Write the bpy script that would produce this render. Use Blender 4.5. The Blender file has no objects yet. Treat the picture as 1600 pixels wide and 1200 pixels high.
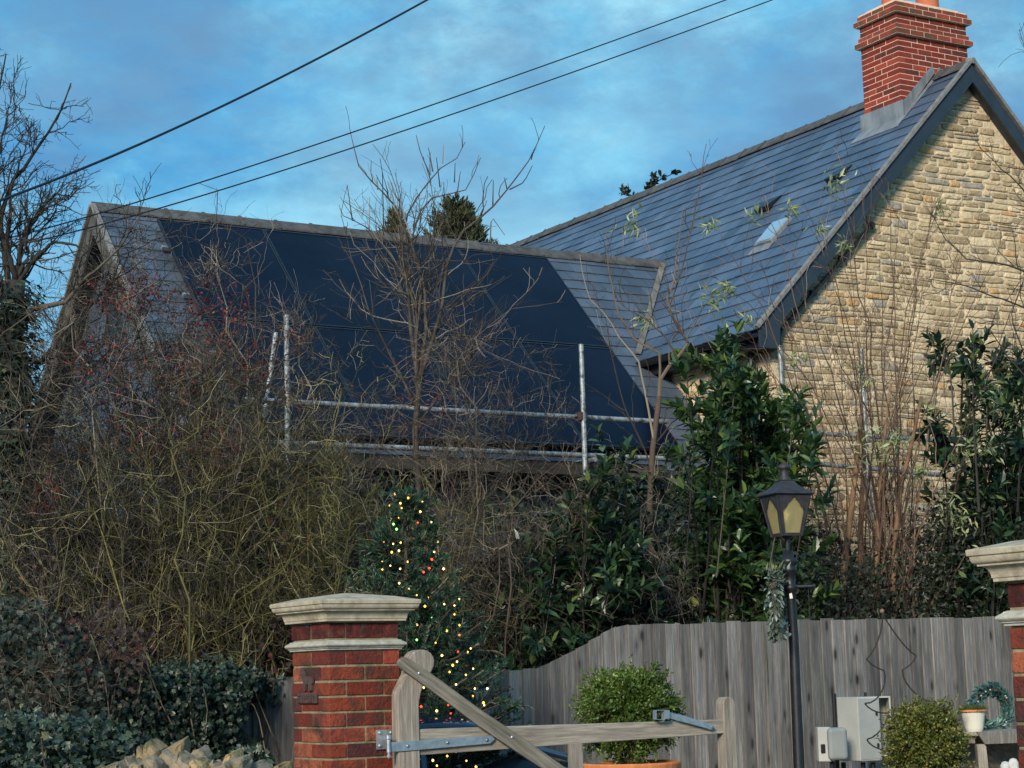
import bpy, math, random
import numpy as np
from mathutils import Matrix, Vector
S = bpy.context.scene
col = S.collection
R_ = math.radians

# ------------------------------------------------------------------ camera
F_PX = 3016.0; PITCH = R_(8.617); ROLL = R_(1.553); EYE = 1.6
cp, sp = math.cos(PITCH), math.sin(PITCH)
FW = np.array([0, cp, sp]); UP = np.array([0, -sp, cp]); RT = np.array([1., 0, 0])
CR = math.cos(ROLL)*RT - math.sin(ROLL)*UP
CU = math.sin(ROLL)*RT + math.cos(ROLL)*UP
CAM = np.array([0, 0, EYE])
cd = bpy.data.cameras.new("camera"); cam = bpy.data.objects.new("camera", cd); col.objects.link(cam)
cd.sensor_width = 36; cd.lens = F_PX/1600*36; cd.clip_start = 0.1; cd.clip_end = 5000
M = Matrix(((CR[0], CU[0], -FW[0], 0), (CR[1], CU[1], -FW[1], 0), (CR[2], CU[2], -FW[2], EYE), (0, 0, 0, 1)))
cam.matrix_world = M
S.camera = cam

# ------------------------------------------------------------------ world and sun
SUN_EL = R_(24); SUN_DIR = np.array([-0.33, -0.944, 0]); SUN_DIR /= np.linalg.norm(SUN_DIR)
SUN_DIR = np.array([SUN_DIR[0]*math.cos(SUN_EL), SUN_DIR[1]*math.cos(SUN_EL), math.sin(SUN_EL)])
ld = bpy.data.lights.new("sun", 'SUN'); sun = bpy.data.objects.new("sun", ld); col.objects.link(sun)
ld.energy = 4.5; ld.angle = R_(15); ld.color = (1.0, 0.89, 0.74)
sun.rotation_euler = Vector(SUN_DIR).to_track_quat('Z', 'Y').to_euler()
W = bpy.data.worlds.new("World"); S.world = W; W.use_nodes = True
nt = W.node_tree; nt.nodes.clear()
out = nt.nodes.new('ShaderNodeOutputWorld'); bg = nt.nodes.new('ShaderNodeBackground'); bg.inputs[1].default_value = 0.11
sky = nt.nodes.new('ShaderNodeTexSky'); sky.sky_type = 'NISHITA'; sky.sun_disc = False
sky.sun_elevation = SUN_EL; sky.sun_rotation = math.atan2(SUN_DIR[0], SUN_DIR[1]); sky.ozone_density = 3.0; sky.air_density = 1.2
tc = nt.nodes.new('ShaderNodeTexCoord')
def wn(scale, sx, sz, det, rough, loc=(0, 0, 0)):
    mp = nt.nodes.new('ShaderNodeMapping'); mp.inputs['Scale'].default_value = (sx, sx, sz); mp.inputs['Location'].default_value = loc
    mp.inputs['Rotation'].default_value = (0, R_(14), 0)
    n = nt.nodes.new('ShaderNodeTexNoise'); n.inputs['Scale'].default_value = scale; n.inputs['Detail'].default_value = det; n.inputs['Roughness'].default_value = rough
    nt.links.new(tc.outputs['Generated'], mp.inputs[0]); nt.links.new(mp.outputs[0], n.inputs['Vector']); return n.outputs['Fac']
def wramp(fac, stops):
    r = nt.nodes.new('ShaderNodeValToRGB'); e = r.color_ramp.elements
    while len(e) > 1: e.remove(e[-1])
    e[0].position = stops[0][0]; e[0].color = (*stops[0][1], 1)
    for p, c in stops[1:]:
        k = e.new(p); k.color = (*c, 1)
    nt.links.new(fac, r.inputs[0]); return r.outputs[0]
def wmix(a, b, fac):
    m = nt.nodes.new('ShaderNodeMix'); m.data_type = 'RGBA'
    for s, v in ((m.inputs[6], a), (m.inputs[7], b), (m.inputs[0], fac)):
        if hasattr(v, 'default_value'): nt.links.new(v, s)
        else: s.default_value = v
    return m.outputs[2]
base = wramp(wn(6.5, 1.0, 1.8, 10, 0.62, (0.4, 0.1, 0.3)), [(0.36, (0.65, 3.0, 6.2)), (0.48, (0.95, 3.9, 7.0)), (0.58, (1.9, 5.5, 8.0)), (0.70, (3.6, 7.2, 9.0))])
mauve = wramp(wn(9.0, 1.0, 1.9, 11, 0.66, (3.1, 1.7, 0.4)), [(0.40, (0, 0, 0)), (0.55, (0.6, 0.6, 0.6)), (0.68, (0.92, 0.92, 0.92))])
c1 = wmix(base, (1.35, 2.95, 5.0, 1), mauve)
sep = nt.nodes.new('ShaderNodeSeparateXYZ'); nt.links.new(tc.outputs['Generated'], sep.inputs[0])
mr = nt.nodes.new('ShaderNodeMapRange'); nt.links.new(sep.outputs[2], mr.inputs[0])
mr.inputs[1].default_value = 0.34; mr.inputs[2].default_value = 0.10; mr.inputs[3].default_value = 0.0; mr.inputs[4].default_value = 1.0
mul = nt.nodes.new('ShaderNodeMath'); mul.operation = 'MULTIPLY'
lowf = wramp(wn(4.0, 1.0, 3.0, 6, 0.6, (7, 2, 5)), [(0.42, (0.0, 0.0, 0.0)), (0.62, (1, 1, 1))])
nt.links.new(mr.outputs[0], mul.inputs[0]); nt.links.new(lowf, mul.inputs[1])
c2 = wmix(c1, (4.0, 8.2, 9.9, 1), mul.outputs[0])
c3 = wmix(c2, sky.outputs[0], 0.06)
nt.links.new(c3, bg.inputs[0]); nt.links.new(bg.outputs[0], out.inputs[0])
S.view_settings.view_transform = 'Standard'; S.view_settings.look = 'None'; S.view_settings.exposure = 0.0; S.view_settings.gamma = 1
S.render.engine = 'CYCLES'

# ------------------------------------------------------------------ survey helpers (where things stand)
def ray(x, y): return FW + CR*(x-800)/F_PX - CU*(y-600)/F_PX
def at(x, y, Y):
    r = ray(x, y); return CAM + r*Y/r[1]
def onplane(x, y, p, n):
    r = ray(x, y); return CAM + r*(np.dot(p-CAM, n)/np.dot(r, n))
def axes(yaw):
    c, s = math.cos(yaw), math.sin(yaw)
    return np.array([c, s, 0.]), np.array([-s, c, 0.]), np.array([0, 0, 1.])

# ------------------------------------------------------------------ objects
def tag(o, label=None, cat=None, group=None, kind=None):
    if label: o['label'] = label
    if cat: o['category'] = cat
    if group: o['group'] = group
    if kind: o['kind'] = kind
    return o
def empty(name, loc, label, cat, group=None):
    o = bpy.data.objects.new(name, None); col.objects.link(o); o.location = loc; o.empty_display_size = 0.1
    return tag(o, label, cat, group)
class MB:
    def __init__(s): s.v = []; s.f = []; s.n = 0
    def add(s, V, *Fs):
        V = np.asarray(V, float).reshape(-1, 3)
        for Fc in Fs:
            if len(Fc): s.f.append(np.asarray(Fc, int) + s.n)
        s.v.append(V); s.n += len(V); return s
    def build(s, name, mat, parent=None, smooth=False, bevel=0, label=None, origin=None):
        V = np.concatenate(s.v); me = bpy.data.meshes.new(name)
        off = np.array(parent.matrix_basis.translation) if parent is not None and parent.parent is None else (np.array(parent.parent.matrix_basis.translation) if parent is not None else (np.array(origin) if origin is not None else np.zeros(3)))
        V = V - off
        me.vertices.add(len(V)); me.vertices.foreach_set('co', V.astype(np.float32).ravel())
        nl = sum(f.size for f in s.f); npoly = sum(len(f) for f in s.f)
        me.loops.add(nl); me.polygons.add(npoly)
        me.loops.foreach_set('vertex_index', np.concatenate([f.ravel() for f in s.f]).astype(np.int32))
        st = []; o0 = 0
        for f in s.f:
            st.append(o0 + np.arange(len(f))*f.shape[1]); o0 += f.size
        me.polygons.foreach_set('loop_start', np.concatenate(st).astype(np.int32))
        me.update(calc_edges=True); me.validate()
        me.polygons.foreach_set('use_smooth', np.full(len(me.polygons), bool(smooth)))
        if mat: me.materials.append(mat)
        ob = bpy.data.objects.new(name, me); col.objects.link(ob)
        if parent is not None: ob.parent = parent
        elif origin is not None: ob.location = origin
        if bevel:
            b = ob.modifiers.new('bevel', 'BEVEL'); b.width = bevel; b.segments = 2; b.limit_method = 'ANGLE'; b.angle_limit = R_(40)
        if label: ob['label'] = label
        return ob
BF = np.array([[0, 1, 3, 2], [4, 6, 7, 5], [0, 4, 5, 1], [2, 3, 7, 6], [0, 2, 6, 4], [1, 5, 7, 3]])
BS = np.array([[x, y, z] for x in (-1, 1) for y in (-1, 1) for z in (-1, 1)], float)
def boxes(mb, Cn, Hf, ax):
    """Cn (N,3) centres, Hf (N,3) half sizes, ax (3,3) or (N,3,3) rows = axes"""
    Cn = np.atleast_2d(Cn); Hf = np.broadcast_to(np.atleast_2d(Hf), Cn.shape)
    ax = np.asarray(ax); ax = np.broadcast_to(ax, (len(Cn), 3, 3))
    V = Cn[:, None, :] + np.einsum('nki,nij->nkj', BS[None]*Hf[:, None, :], ax)
    Fc = (BF[None] + (np.arange(len(Cn))*8)[:, None, None]).reshape(-1, 4)
    mb.add(V, Fc); return mb
def prism(mb, pts, n):
    """closed outline pts (N,3) extruded by vector n"""
    P = np.asarray(pts, float); N = len(P); V = np.concatenate([P, P+n])
    i = np.arange(N); j = (i+1) % N
    mb.add(V, [list(range(N))], [list(range(2*N-1, N-1, -1))], np.stack([i, i+N, j+N, j], 1)); return mb
def tubes(mb, P, R, sides=3, cap=True):
    P = np.asarray(P, float); R = np.broadcast_to(np.asarray(R, float), P.shape[:2])
    N, K, _ = P.shape
    T = np.gradient(P, axis=1); T /= np.linalg.norm(T, axis=2, keepdims=True)+1e-9
    ref = np.where(np.abs(T[..., 2:3]) > 0.85, np.array([1., 0, 0]), np.array([0, 0, 1.]))
    ref = np.broadcast_to(ref[:, :1], T.shape)
    A = np.cross(T, ref); A /= np.linalg.norm(A, axis=2, keepdims=True)+1e-9; B = np.cross(T, A)
    a = np.arange(sides)*2*np.pi/sides
    V = P[:, :, None] + R[..., None, None]*(np.cos(a)[:, None]*A[:, :, None] + np.sin(a)[:, None]*B[:, :, None])
    idx = np.arange(N*K*sides).reshape(N, K, sides); nx = np.roll(idx, -1, 2)
    Fc = np.stack([idx[:, :-1], nx[:, :-1], nx[:, 1:], idx[:, 1:]], -1).reshape(-1, 4)
    fs = [Fc]
    if cap: fs += [idx[:, 0, ::-1].reshape(-1, sides), idx[:, -1].reshape(-1, sides)]
    mb.add(V, *fs); return mb
def tube1(mb, pts, r, sides=10): return tubes(mb, np.array([pts], float), np.array([r if hasattr(r, '__len__') else [r]*len(pts)], float), sides)
def lathe(mb, c, prof, sides=24, sq=None, ax=None):
    """prof [(r,z)]; sq: square section of half side r turned by yaw sq"""
    prof = np.array(prof, float)
    if sq is None: a = np.arange(sides)*2*np.pi/sides; k = 1.0
    else: sides = 4; a = np.arange(4)*np.pi/2 + np.pi/4 + sq; k = math.sqrt(2)
    V = np.zeros((len(prof), sides, 3)); V[..., 0] = prof[:, :1]*k*np.cos(a); V[..., 1] = prof[:, :1]*k*np.sin(a); V[..., 2] = prof[:, 1:2]
    if ax is not None: V = V@np.asarray(ax)
    V = V + np.asarray(c, float)
    idx = np.arange(len(prof)*sides).reshape(len(prof), sides); nx = np.roll(idx, -1, 1)
    Fc = np.stack([idx[:-1], nx[:-1], nx[1:], idx[1:]], -1).reshape(-1, 4)
    mb.add(V, Fc, idx[:1, ::-1], idx[-1:]); return mb

# ------------------------------------------------------------------ materials
MATS = {}
def mat(name, stops, rough=0.7, scale=8.0, detail=6, bump=0.0, bscale=None, isl=0.0, isl_stops=None, spec=0.5, metal=0.0, mapscale=(1, 1, 1), rot=(0, 0, 0), coat=0.0,
        emit=None, trans=0.0, knots=None,  dirt=None, sheen=None, rough_var=0.0, nrough=0.6, translucent=None):
    """noise-driven colour ramp in object space, optional per-piece variation and bump"""
    m = bpy.data.materials.new(name); m.use_nodes = True; t = m.node_tree; b = t.nodes['Principled BSDF']
    L = t.links.new; N = t.nodes.new
    tcn = N('ShaderNodeTexCoord'); mp = N('ShaderNodeMapping'); mp.inputs['Scale'].default_value = mapscale if not any(rot) else tuple(1/v for v in mapscale); mp.inputs['Rotation'].default_value = rot
    if any(rot): mp.vector_type = 'TEXTURE'
    L(tcn.outputs['Object'], mp.inputs[0])
    def noise(sc, det=detail, r=nrough):
        n = N('ShaderNodeTexNoise'); n.inputs['Scale'].default_value = sc; n.inputs['Detail'].default_value = det; n.inputs['Roughness'].default_value = r
        L(mp.outputs[0], n.inputs['Vector']); return n
    def ramp(fac, st, const=False):
        r = N('ShaderNodeValToRGB'); e = r.color_ramp.elements
        while len(e) > 1: e.remove(e[-1])
        e[0].position = st[0][0]; e[0].color = (*st[0][1], 1)
        for p, c in st[1:]: k = e.new(p); k.color = (*c, 1)
        if const: r.color_ramp.interpolation = 'CONSTANT'
        L(fac, r.inputs[0]); return r.outputs[0]
    def mix(a, bb, fac, mode='MIX'):
        x = N('ShaderNodeMix'); x.data_type = 'RGBA'; x.blend_type = mode
        for s_, v in ((x.inputs[6], a), (x.inputs[7], bb), (x.inputs[0], fac)):
            if hasattr(v, 'default_value'): L(v, s_)
            else: s_.default_value = v
        return x.outputs[2]
    n1 = noise(scale)
    c = ramp(n1.outputs['Fac'], stops)
    geo = None
    if isl_stops or isl:
        geo = N('ShaderNodeNewGeometry')
    if isl_stops:
        ic = ramp(geo.outputs['Random Per Island'], isl_stops, True)
        c = mix(ic, c, 0.5, 'MULTIPLY') if False else mix(c, ic, 0.72)
    if isl:
        mrn = N('ShaderNodeMapRange'); L(geo.outputs['Random Per Island'], mrn.inputs[0]); mrn.inputs[3].default_value = 1-isl; mrn.inputs[4].default_value = 1+isl
        hv = N('ShaderNodeHueSaturation'); L(mrn.outputs[0], hv.inputs['Value']); L(c, hv.inputs['Color']); c = hv.outputs[0]
    if dirt:  # (colour, scale, lo, hi)
        dn = noise(dirt[1], 8, 0.7); dr = ramp(dn.outputs['Fac'], [(dirt[2], (0, 0, 0)), (dirt[3], (1, 1, 1))])
        c = mix(c, (*dirt[0], 1), dr)
    if knots:
        km = N('ShaderNodeMapping'); km.inputs['Scale'].default_value = knots[0]; L(tcn.outputs['Object'], km.inputs[0])
        vo = N('ShaderNodeTexVoronoi'); vo.inputs['Scale'].default_value = 1.0; L(km.outputs[0], vo.inputs['Vector'])
        kr = ramp(vo.outputs['Distance'], [(knots[1], (1, 1, 1)), (knots[1]*1.7, (.35, .35, .35)), (knots[1]*3.2, (0, 0, 0))])
        c = mix(c, (*knots[2], 1), kr)
    L(c, b.inputs['Base Color'])
    b.inputs['Roughness'].default_value = rough; b.inputs['Metallic'].default_value = metal
    b.inputs['Specular IOR Level'].default_value = spec; b.inputs['Coat Weight'].default_value = coat
    b.inputs['Transmission Weight'].default_value = trans
    if rough_var:
        rm = N('ShaderNodeMapRange'); L(n1.outputs['Fac'], rm.inputs[0]); rm.inputs[3].default_value = max(0, rough-rough_var); rm.inputs[4].default_value = min(1, rough+rough_var); L(rm.outputs[0], b.inputs['Roughness'])
    if bump:
        bn = noise(bscale or scale*3, 8, 0.65); bp = N('ShaderNodeBump'); bp.inputs['Strength'].default_value = 1.0; bp.inputs['Distance'].default_value = bump
        L(bn.outputs['Fac'], bp.inputs['Height']); L(bp.outputs[0], b.inputs['Normal'])
    if emit:
        b.inputs['Emission Color'].default_value = (*emit[0], 1); b.inputs['Emission Strength'].default_value = emit[1]
    if translucent:
        tr = N('ShaderNodeBsdfTranslucent'); L(c, tr.inputs['Color']); ms = N('ShaderNodeMixShader'); ms.inputs[0].default_value = translucent
        L(b.outputs[0], ms.inputs[1]); L(tr.outputs[0], ms.inputs[2]); L(ms.outputs[0], t.nodes['Material Output'].inputs[0])
    MATS[name] = m; return m
def g3(a, b, c=None, lo=0.35, hi=0.65): return [(lo, a), (hi, b)] if c is None else [(lo, a), ((lo+hi)/2, b), (hi, c)]

m_slate = mat('roof slate', g3((0.045, 0.075, 0.122), (0.08, 0.115, 0.17)), rough=0.45, scale=1.6, bump=0.0015, bscale=60, isl=0.24, spec=0.6, rough_var=0.08)
m_slate2 = mat('wing slate', g3((0.050, 0.072, 0.104), (0.085, 0.11, 0.148)), rough=0.5, scale=1.8, bump=0.0015, bscale=60, isl=0.2, spec=0.5, dirt=((0.08, 0.09, 0.09), 6, .58, .75))
m_ridge = mat('ridge tile', g3((0.05, 0.05, 0.05), (0.10, 0.098, 0.092)), rough=0.8, scale=9, bump=0.003, bscale=50, isl=0.15, dirt=((0.035, 0.036, 0.03), 5, .5, .7))
m_lead = mat('lead', g3((0.17, 0.19, 0.21), (0.30, 0.32, 0.33)), rough=0.5, scale=6, bump=0.002, bscale=12, metal=0.3, mapscale=(1, 1, 0.35), dirt=((0.33, 0.32, 0.28), 9, .55, .7))
m_dark = mat('black plastic', g3((0.008, 0.009, 0.01), (0.014, 0.015, 0.017)), rough=0.35, scale=4)
m_barge = mat('dark painted board', g3((0.016, 0.027, 0.04), (0.024, 0.038, 0.054)), rough=0.5, scale=5, bump=0.0008, bscale=30)
m_verge = mat('verge trim', g3((0.13, 0.13, 0.125), (0.23, 0.225, 0.21)), rough=0.7, scale=14, bump=0.003, bscale=40)
m_greyboard = mat('weathered grey board', g3((0.11, 0.11, 0.10), (0.22, 0.21, 0.185)), rough=0.75, scale=6, bump=0.002, bscale=30, dirt=((0.06, 0.065, 0.045), 5, .5, .68))
m_brick = mat('red brick', g3((0.34, 0.085, 0.05), (0.19, 0.036, 0.024), (0.08, 0.02, 0.018), .32, .68), rough=0.95, scale=20, bump=0.018, bscale=45, isl=0.3, spec=0.2, nrough=.75,
              isl_stops=[(0, (0.23, 0.042, 0.025)), (.2, (0.31, 0.066, 0.032)), (.4, (0.165, 0.03, 0.022)), (.56, (0.38, 0.12, 0.06)), (.70, (0.11, 0.021, 0.019)), (.80, (0.26, 0.055, 0.032)), (.89, (0.025, 0.014, 0.02))],
              dirt=((0.06, 0.035, 0.028), 7, .44, .66))
m_brick2 = mat('chimney brick', g3((0.30, 0.05, 0.032), (0.15, 0.024, 0.018)), rough=0.9, scale=14, bump=0.006, bscale=50, isl=0.2, spec=.25,
               isl_stops=[(0, (0.27, 0.04, 0.025)), (.3, (0.2, 0.03, 0.02)), (.6, (0.33, 0.055, 0.03)), (.82, (0.06, 0.02, 0.018)), (.92, (0.14, 0.028, 0.02))], dirt=((0.06, 0.04, 0.03), 5, .52, .74))
m_brick3 = mat('mossy brick', g3((0.3, 0.045, 0.025), (0.15, 0.035, 0.02)), rough=0.9, scale=10, bump=0.004, bscale=60, isl=0.2, dirt=((0.07, 0.06, 0.025), 9, .48, .62))
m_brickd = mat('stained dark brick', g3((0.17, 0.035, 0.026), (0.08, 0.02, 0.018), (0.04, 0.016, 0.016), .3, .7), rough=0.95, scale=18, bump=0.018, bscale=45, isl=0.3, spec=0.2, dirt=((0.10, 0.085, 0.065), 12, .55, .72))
m_mortar = mat('pale mortar', g3((0.62, 0.45, 0.33), (0.78, 0.6, 0.47)), rough=0.95, scale=20, bump=0.003, bscale=60)
m_mortar2 = mat('aged mortar', g3((0.19, 0.15, 0.085), (0.32, 0.26, 0.16)), rough=0.95, scale=18, bump=0.006, bscale=70, dirt=((0.10, 0.11, 0.05), 7, .5, .66))
m_capstone = mat('cap stone', g3((0.34, 0.29, 0.20), (0.5, 0.44, 0.33)), rough=0.9, scale=16, bump=0.003, bscale=80, dirt=((0.17, 0.15, 0.11), 7, .5, .72))
m_capstone2 = mat('lichened stone band', g3((0.30, 0.29, 0.24), (0.46, 0.45, 0.38)), rough=0.95, scale=20, bump=0.004, bscale=90, dirt=((0.62, 0.6, 0.52), 22, .6, .68))
m_rubble = mat('limestone rubble', g3((0.27, 0.19, 0.10), (0.70, 0.55, 0.35)), rough=0.95, scale=12, bump=0.03, bscale=22, isl=0.22, nrough=.72,
               isl_stops=[(0, (0.60, 0.45, 0.25)), (.2, (0.42, 0.31, 0.175)), (.38, (0.68, 0.53, 0.32)), (.52, (0.31, 0.24, 0.15)), (.62, (0.54, 0.41, 0.24)), (.76, (0.28, 0.265, 0.23)), (.83, (0.50, 0.28, 0.10)), (.87, (0.64, 0.51, 0.32))], dirt=((0.74, 0.62, 0.43), 16, .60, .68))
m_rubmortar = mat('lime mortar', g3((0.56, 0.44, 0.28), (0.78, 0.65, 0.46)), rough=0.95, scale=12, bump=0.02, bscale=40)
m_fence = mat('weathered fence board', g3((0.075, 0.07, 0.064), (0.16, 0.15, 0.138), (0.34, 0.325, 0.30), .3, .7), rough=0.85, scale=8, bump=0.005, bscale=26, mapscale=(3.6, 3.6, 0.22), isl=0.38, dirt=((0.05, 0.052, 0.04), 4, .60, .69), nrough=0.8, knots=((8.5, 8.5, 3.2), .10, (0.03, 0.027, 0.025)))
m_fenceedge = m_fence
m_oak = mat('weathered oak', g3((0.13, 0.11, 0.088), (0.26, 0.225, 0.185), (0.42, 0.375, 0.31), .3, .7), nrough=.75, rough=0.8, scale=9, bump=0.004, bscale=26, mapscale=(5, 5, 0.3), dirt=((0.12, 0.11, 0.075), 4, .55, .7))
m_oakh = mat('weathered oak rail', g3((0.13, 0.11, 0.085), (0.27, 0.235, 0.19), (0.44, 0.395, 0.33), .3, .7), nrough=.75, rough=0.8, scale=9, bump=0.004, bscale=26, mapscale=(0.3, 5, 5), rot=(0, 0, R_(30)), dirt=((0.10, 0.092, 0.06), 4, .56, .7))
m_oakd = mat('weathered oak brace', g3((0.075, 0.066, 0.055), (0.17, 0.15, 0.12), (0.31, 0.275, 0.22), .3, .7), nrough=.75, rough=0.82, scale=9, bump=0.004, bscale=26, mapscale=(0.3, 5, 5), rot=(0, R_(34), R_(30)), dirt=((0.085, 0.09, 0.045), 3, .52, .66))
m_galv = mat('galvanised steel', g3((0.36, 0.41, 0.44), (0.52, 0.57, 0.6)), rough=0.42, scale=25, metal=0.75, bump=0.0006, bscale=50)
m_bolt = mat('bolt', g3((0.15, 0.16, 0.17), (0.3, 0.31, 0.33)), rough=0.45, scale=30, metal=0.8)
m_scaf = mat('scaffold tube', g3((0.2, 0.22, 0.225), (0.48, 0.52, 0.52)), rough=0.55, scale=14, metal=0.45, bump=0.0008, bscale=30, dirt=((0.10, 0.085, 0.07), 12, .52, .62))
m_bargew = mat('darkened grey board', g3((0.05, 0.05, 0.045), (0.11, 0.105, 0.09)), rough=0.8, scale=6, bump=0.002, bscale=30)  # grey board tone lowered in the colour to offset sun on the wing bargeboards
m_board = mat('scaffold board', g3((0.03, 0.026, 0.02), (0.07, 0.06, 0.05)), rough=0.9, scale=6, mapscale=(1, 1, 4))
m_panel = mat('solar glass', g3((0.003, 0.006, 0.016), (0.006, 0.010, 0.024)), rough=0.18, scale=1.2, spec=0.09, rough_var=0.04)
m_pframe = mat('black panel frame', g3((0.008, 0.01, 0.014), (0.016, 0.018, 0.024)), rough=0.35, scale=6)
m_lamp = mat('lamp black paint', g3((0.008, 0.009, 0.012), (0.016, 0.017, 0.021)), rough=0.42, scale=20, bump=0.001, bscale=60)
m_lampl = mat('dusty black paint', g3((0.018, 0.018, 0.022), (0.035, 0.035, 0.04)), rough=0.6, scale=20, bump=0.001, bscale=60)
m_glass = mat('yellowed lamp glass', g3((0.72, 0.63, 0.30), (0.82, 0.74, 0.42)), rough=0.32, scale=14, trans=0.75, bump=0.001, bscale=20)
m_bulbglass = mat('clear bulb', g3((0.7, 0.62, 0.42), (0.8, 0.7, 0.5)), rough=0.1, scale=5, emit=((1, 0.7, 0.35), 0.5))
m_terra = mat('terracotta', g3((0.46, 0.15, 0.05), (0.6, 0.22, 0.08)), rough=0.85, scale=12, bump=0.002, bscale=60)
m_chpot = mat('chimney pot clay', g3((0.42, 0.11, 0.05), (0.52, 0.16, 0.075)), rough=0.85, scale=8)
m_white = mat('white meter cabinet', g3((0.44, 0.44, 0.40), (0.5, 0.5, 0.46)), rough=0.5, scale=5)
m_greyc = mat('grey cabinet door', g3((0.30, 0.32, 0.30), (0.36, 0.375, 0.35)), rough=0.5, scale=5)
m_cream = mat('cream glazed pot', g3((0.62, 0.6, 0.5), (0.7, 0.68, 0.58)), rough=0.35, scale=6)
m_carp = mat('dark blue car paint', g3((0.012, 0.03, 0.06), (0.016, 0.036, 0.072)), rough=0.2, scale=2, coat=0.8, metal=0.3)
m_carg = mat('car window glass', g3((0.10, 0.14, 0.16), (0.12, 0.16, 0.18)), rough=0.03, scale=2, trans=0.9)
m_tyre = mat('tyre rubber', g3((0.012, 0.012, 0.012), (0.02, 0.02, 0.02)), rough=0.8, scale=10)
m_iron = mat('rusted iron', g3((0.045, 0.03, 0.03), (0.09, 0.05, 0.045)), rough=0.8, scale=30, bump=0.001, bscale=80)
m_wire = mat('rusty wire', g3((0.012, 0.01, 0.009), (0.03, 0.02, 0.015)), rough=0.7, scale=30)
m_cable = mat('cable sheath', g3((0.006, 0.008, 0.014), (0.01, 0.012, 0.02)), rough=0.5, scale=5)
m_stoneorn = mat('pale stone ornament', g3((0.42, 0.42, 0.4), (0.6, 0.6, 0.56)), rough=0.9, scale=30, bump=0.003, bscale=60)
m_cope = mat('dry wall stone', g3((0.15, 0.115, 0.065), (0.40, 0.31, 0.17), None, .4, .62), rough=0.95, scale=16, bump=0.03, bscale=18, isl=0.25, isl_stops=[(0, (0.42, 0.27, 0.10)), (.35, (0.27, 0.20, 0.11)), (.6, (0.44, 0.32, 0.15)), (.85, (0.2, 0.17, 0.13))], dirt=((0.10, 0.11, 0.05), 9, .52, .62))
m_asph = mat('gravel drive', g3((0.09, 0.08, 0.065), (0.2, 0.175, 0.14)), rough=0.95, scale=60, bump=0.01, bscale=120)
m_soil = mat('garden ground', g3((0.03, 0.026, 0.014), (0.05, 0.06, 0.02)), rough=0.95, scale=3, bump=0.03, bscale=20)
# plants
m_tw_dark = mat('dark bark', g3((0.018, 0.015, 0.012), (0.05, 0.042, 0.034)), rough=0.9, scale=9, isl=0.35, bump=0.003, bscale=40, isl_stops=[(0, (0.014, 0.012, 0.010)), (.5, (0.03, 0.026, 0.02)), (.85, (0.08, 0.07, 0.05))])
m_tw_dark2 = mat('grey brown bark', g3((0.032, 0.027, 0.022), (0.095, 0.08, 0.065)), rough=0.9, scale=12, bump=0.004, bscale=40)
m_tw_brown = mat('brown bark', g3((0.06, 0.043, 0.03), (0.14, 0.10, 0.07)), rough=0.9, scale=9, isl=0.3, bump=0.003, bscale=40, isl_stops=[(0, (0.03, 0.022, 0.016)), (.35, (0.07, 0.05, 0.036)), (.7, (0.13, 0.10, 0.07)), (.9, (0.24, 0.2, 0.15))])
m_tw_olive = mat('lichened twig', g3((0.04, 0.038, 0.012), (0.2, 0.18, 0.045)), rough=0.9, scale=7, isl=0.4, isl_stops=[(0, (0.014, 0.012, 0.008)), (.3, (0.045, 0.04, 0.014)), (.5, (0.09, 0.08, 0.028)), (.76, (0.19, 0.17, 0.055)), (.92, (0.36, 0.33, 0.19))])
m_tw_grey = mat('grey brown twig', g3((0.035, 0.027, 0.02), (0.14, 0.115, 0.09)), rough=0.9, scale=7, isl=0.4, isl_stops=[(0, (0.018, 0.014, 0.011)), (.35, (0.045, 0.034, 0.026)), (.62, (0.10, 0.08, 0.06)), (.85, (0.22, 0.19, 0.15))])
m_tw_red = mat('reddish stem', g3((0.07, 0.042, 0.03), (0.17, 0.105, 0.07)), rough=0.9, scale=6, isl=0.35, bump=0.002, bscale=40, isl_stops=[(0, (0.05, 0.03, 0.022)), (.35, (0.11, 0.068, 0.046)), (.7, (0.18, 0.12, 0.085)), (.9, (0.26, 0.19, 0.13))])
m_tw_orange = mat('orange brown bark', g3((0.14, 0.08, 0.045), (0.28, 0.17, 0.095)), rough=0.9, scale=8, isl=0.2, bump=0.004, bscale=30)
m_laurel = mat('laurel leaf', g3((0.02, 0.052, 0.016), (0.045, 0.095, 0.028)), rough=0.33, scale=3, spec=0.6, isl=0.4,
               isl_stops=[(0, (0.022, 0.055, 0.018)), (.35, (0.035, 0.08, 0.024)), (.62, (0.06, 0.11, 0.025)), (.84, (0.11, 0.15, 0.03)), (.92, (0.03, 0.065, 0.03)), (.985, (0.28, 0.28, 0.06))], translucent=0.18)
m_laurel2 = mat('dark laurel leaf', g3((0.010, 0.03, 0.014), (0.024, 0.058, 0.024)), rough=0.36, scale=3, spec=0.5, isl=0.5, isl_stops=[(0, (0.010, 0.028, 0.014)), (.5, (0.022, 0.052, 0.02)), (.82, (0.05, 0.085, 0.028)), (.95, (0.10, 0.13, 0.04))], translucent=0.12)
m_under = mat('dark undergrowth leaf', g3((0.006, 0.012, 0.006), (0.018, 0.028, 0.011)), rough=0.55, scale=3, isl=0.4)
m_ivy = mat('ivy leaf', g3((0.014, 0.032, 0.022), (0.036, 0.065, 0.045)), rough=0.42, scale=4, isl=0.5, spec=0.45, isl_stops=[(0, (0.008, 0.02, 0.012)), (.5, (0.02, 0.04, 0.024)), (.8, (0.04, 0.06, 0.04)), (.95, (0.08, 0.085, 0.035))], translucent=0.08)
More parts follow.
